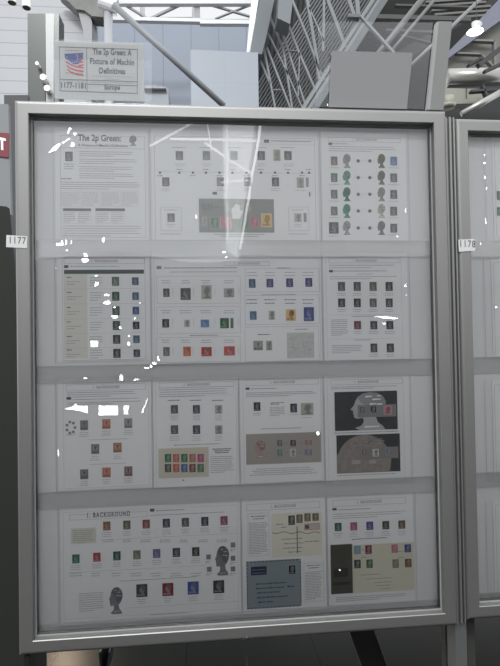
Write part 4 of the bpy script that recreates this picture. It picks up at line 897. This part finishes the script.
mb = MB(); mb.prism([tuple(at(x, y, 9.58)) for x, y in ((466.2, 88.4), (467, 88.4), (467, 98), (466.2, 98))], (0, .02, 0)); mb.build('panel_seam', mat('dark_beam', (.1, .1, .1)), o)
mb = MB(); mb.tube(at(449, 96.5, 8.5), at(449, 105.5, 8.5), .10, 18, .07); o = mb.build('ceiling_speaker', mat('cream_fitting', (.28, .275, .23), .5), smooth=True); tag(o, 'small cream round fitting below the air duct beside the board', 'fitting')
mb = MB(); mb.tube(at(448, 105, 8.5), at(448, 108, 8.5), .16, 18, .13); mb.build('rim', mat('cream_fitting', (.5, .5, .5)), o, smooth=True)
bars('lower_pipe', 'grey metal pipe rising to the right over the neighbouring frame', 'pipe', [((462, 114), (508, 88), .13)], mat('duct_metal', (.3, .3, .3)), 8.8, True)
bars('cable_bundle', 'tangle of dark cables and brackets at the upper right edge', 'cables', [((478, 66), (504, 46), .10), ((484, 72), (506, 62), .06), ((468, 66), (482, 58), .05), ((470, 92), (500, 90), .05), ((482, 86), (487, 100), .05)], mat('black_cable', (.03, .03, .032), .6), 9.3)
lp = at(475.5, 30, 8.6); mb = MB(); mb.tube((lp.x, 8.6, lp.z+.02), (lp.x+.03, 8.6, lp.z+.13), .07, 18, .11); o = mb.build('high_bay_lamp', mat('lamp_shell', (.55, .55, .53), .4), smooth=True); tag(o, 'glowing round hall lamp at the top right beside the lavender beam', 'lamp')
mb = MB(); mb.tube((lp.x+.03, 8.6, lp.z+.12), (lp.x+.03, 8.6, lp.z+3.5), .008, 8); mb.build('suspension', mat('black_cable', (.03, .03, .03)), o)
mb = MB(); mb.prism([tuple(at(475.8+8*math.cos(t*math.pi/8)*1.0, 30.9-3.6*math.sin(t*math.pi/8)-1.2*math.cos(t*math.pi/8), 8.5)) for t in range(16)], (0, .05, 0)); mb.build('bulb', emit('lamp_glow', (1, 1, .97), 6.0), o)

# left of the frame: red sign and dark panel
mb = MB(); P = [at(x, y, .9) for x, y in ((-30, 131.5), (8.6, 133), (8.6, 157.5), (-30, 153))]
mb.prism([tuple(p) for p in P], (0, .01, 0)); o = mb.build('red_sign', mat('sign_red', (.15, .01, .02), .5)); tag(o, 'small red sign with a white figure at the left edge', 'sign')
mb = MB()
for pts in ([(-.5, 137), (5.6, 138.5), (6.2, 141), (3.2, 140.6), (3.4, 150.2), (1, 149.8), (.8, 140.2), (-.5, 140)], ): mb.face([tuple(at(x, y, .8985)) for x, y in pts])
mb.build('white_figure', mat('sign_white', (.7, .7, .7), .5), o)
mb = MB(); P = [at(x, y, .905) for x, y in ((-30, 104), (8.2, 104), (11, 215), (-30, 215))]
mb.prism([tuple(p) for p in P], (0, .02, 0)); o = mb.build('grey_banner', mat('banner_grey', (.17, .18, .183), .6)); tag(o, 'grey banner behind the red sign at the left edge', 'banner')
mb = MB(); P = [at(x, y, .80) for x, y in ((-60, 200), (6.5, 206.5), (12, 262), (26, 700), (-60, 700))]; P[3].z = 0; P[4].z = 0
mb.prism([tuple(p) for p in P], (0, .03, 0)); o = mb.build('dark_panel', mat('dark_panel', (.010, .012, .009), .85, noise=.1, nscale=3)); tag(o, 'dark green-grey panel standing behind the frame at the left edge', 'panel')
mb = MB(); P = [at(x, y, 1.6) for x, y in ((4, 95), (28, 95), (24, 330), (8, 330))]; P[2].z = 0; P[3].z = 0; P[2].x = P[1].x-.06; mb.prism([tuple(p) for p in P], (0, .03, 0)); o = mb.build('charcoal_panel', mat('charcoal_panel', (.04, .043, .046), .6)); tag(o, 'tall charcoal strip panel just left of the large frame corner', 'panel')  # one even charcoal colour
# under the frame: legs and struts
mb = MB(); a = at(243.6, 639, .07); b = at(247.3, 670, .07); mb.tube(a, b+(b-a)*9, .0018, 8); o = mb.build('thin_rod', mat('steel', (.7, .7, .7), .25, 1)); tag(o, 'thin pale metal rod hanging down behind the middle of the frame bottom', 'rod')
lg = empty('support_strut', at(365, 650, .4)); tag(lg, 'dark slanting strut with pale edges under the frame, right of centre', 'strut')
mb = MB(); mb.prism([tuple(at(x, y, .5)) for x, y in ((347, 625), (372, 625), (388, 668), (362, 668))], (0, .02, 0)); mb.build('strut_board', mat('black', (.01, .01, .01), .5), lg)
for x0, x1 in ((347, 362), (372, 388)):
    mb = MB(); mb.beam(at(x0, 625, .498), at(x1, 668, .498), .002, .004); mb.build('strut_edge', mat('edge_grey', (.22, .23, .2), .4, .5), lg)
o = bars('floor_bracket', 'dark triangular bracket under the left part of the frame', 'bracket', [((104, 640), (106, 670), .006), ((113, 640), (108, 670), .004)], mat('black', (.01, .01, .01)), .45)
o = bars('frame_leg', 'thin dark leg under the lower left corner of the frame', 'leg', [((35.5, 640), (36.5, 690), .010)], mat('black', (.01, .01, .01)), .07)

# ------------------------------------------------------------------ the hall behind the visitor, seen only in the pane
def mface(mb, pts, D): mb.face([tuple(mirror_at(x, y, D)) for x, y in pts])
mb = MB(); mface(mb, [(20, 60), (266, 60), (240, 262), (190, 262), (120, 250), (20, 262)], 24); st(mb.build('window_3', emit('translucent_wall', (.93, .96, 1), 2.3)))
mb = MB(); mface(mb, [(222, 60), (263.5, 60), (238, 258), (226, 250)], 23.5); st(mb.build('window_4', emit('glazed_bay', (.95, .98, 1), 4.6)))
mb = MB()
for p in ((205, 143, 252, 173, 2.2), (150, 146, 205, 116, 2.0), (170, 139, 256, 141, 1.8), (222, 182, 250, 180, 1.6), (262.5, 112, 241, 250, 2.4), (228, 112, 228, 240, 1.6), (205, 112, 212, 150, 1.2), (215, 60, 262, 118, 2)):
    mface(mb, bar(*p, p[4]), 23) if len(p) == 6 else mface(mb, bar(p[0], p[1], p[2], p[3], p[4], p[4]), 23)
st(mb.build('beam_glow_strips', emit('beam_glow', (.96, .98, 1), 7.5)))  # lit white truss beams stood in for by added glowing strips
mb = MB(); mb.quad(BRIGHT.x-4.5, BRIGHT.x+4.5, BRIGHT.z-1.5, BRIGHT.z+1.6, -26); st(mb.build('glint_source', emit('glint_source_glow', (.97, .99, 1), 26)))  # made-up bright source for the sleeve glints
mb = MB(); mb.box(-8, 8, -2.75, -2.70, .0, 1.92); st(mb.build('wall_opposite', mat('opposite_boards', (.13, .13, .125), .6, noise=.2, nscale=2)))
mb = MB(); mb.box(-30, 30, -27.5, -27, .0, 6.4); st(mb.build('wall_far', mat('far_hall_wall', (.30, .30, .30), .7, noise=.3, nscale=.4)))
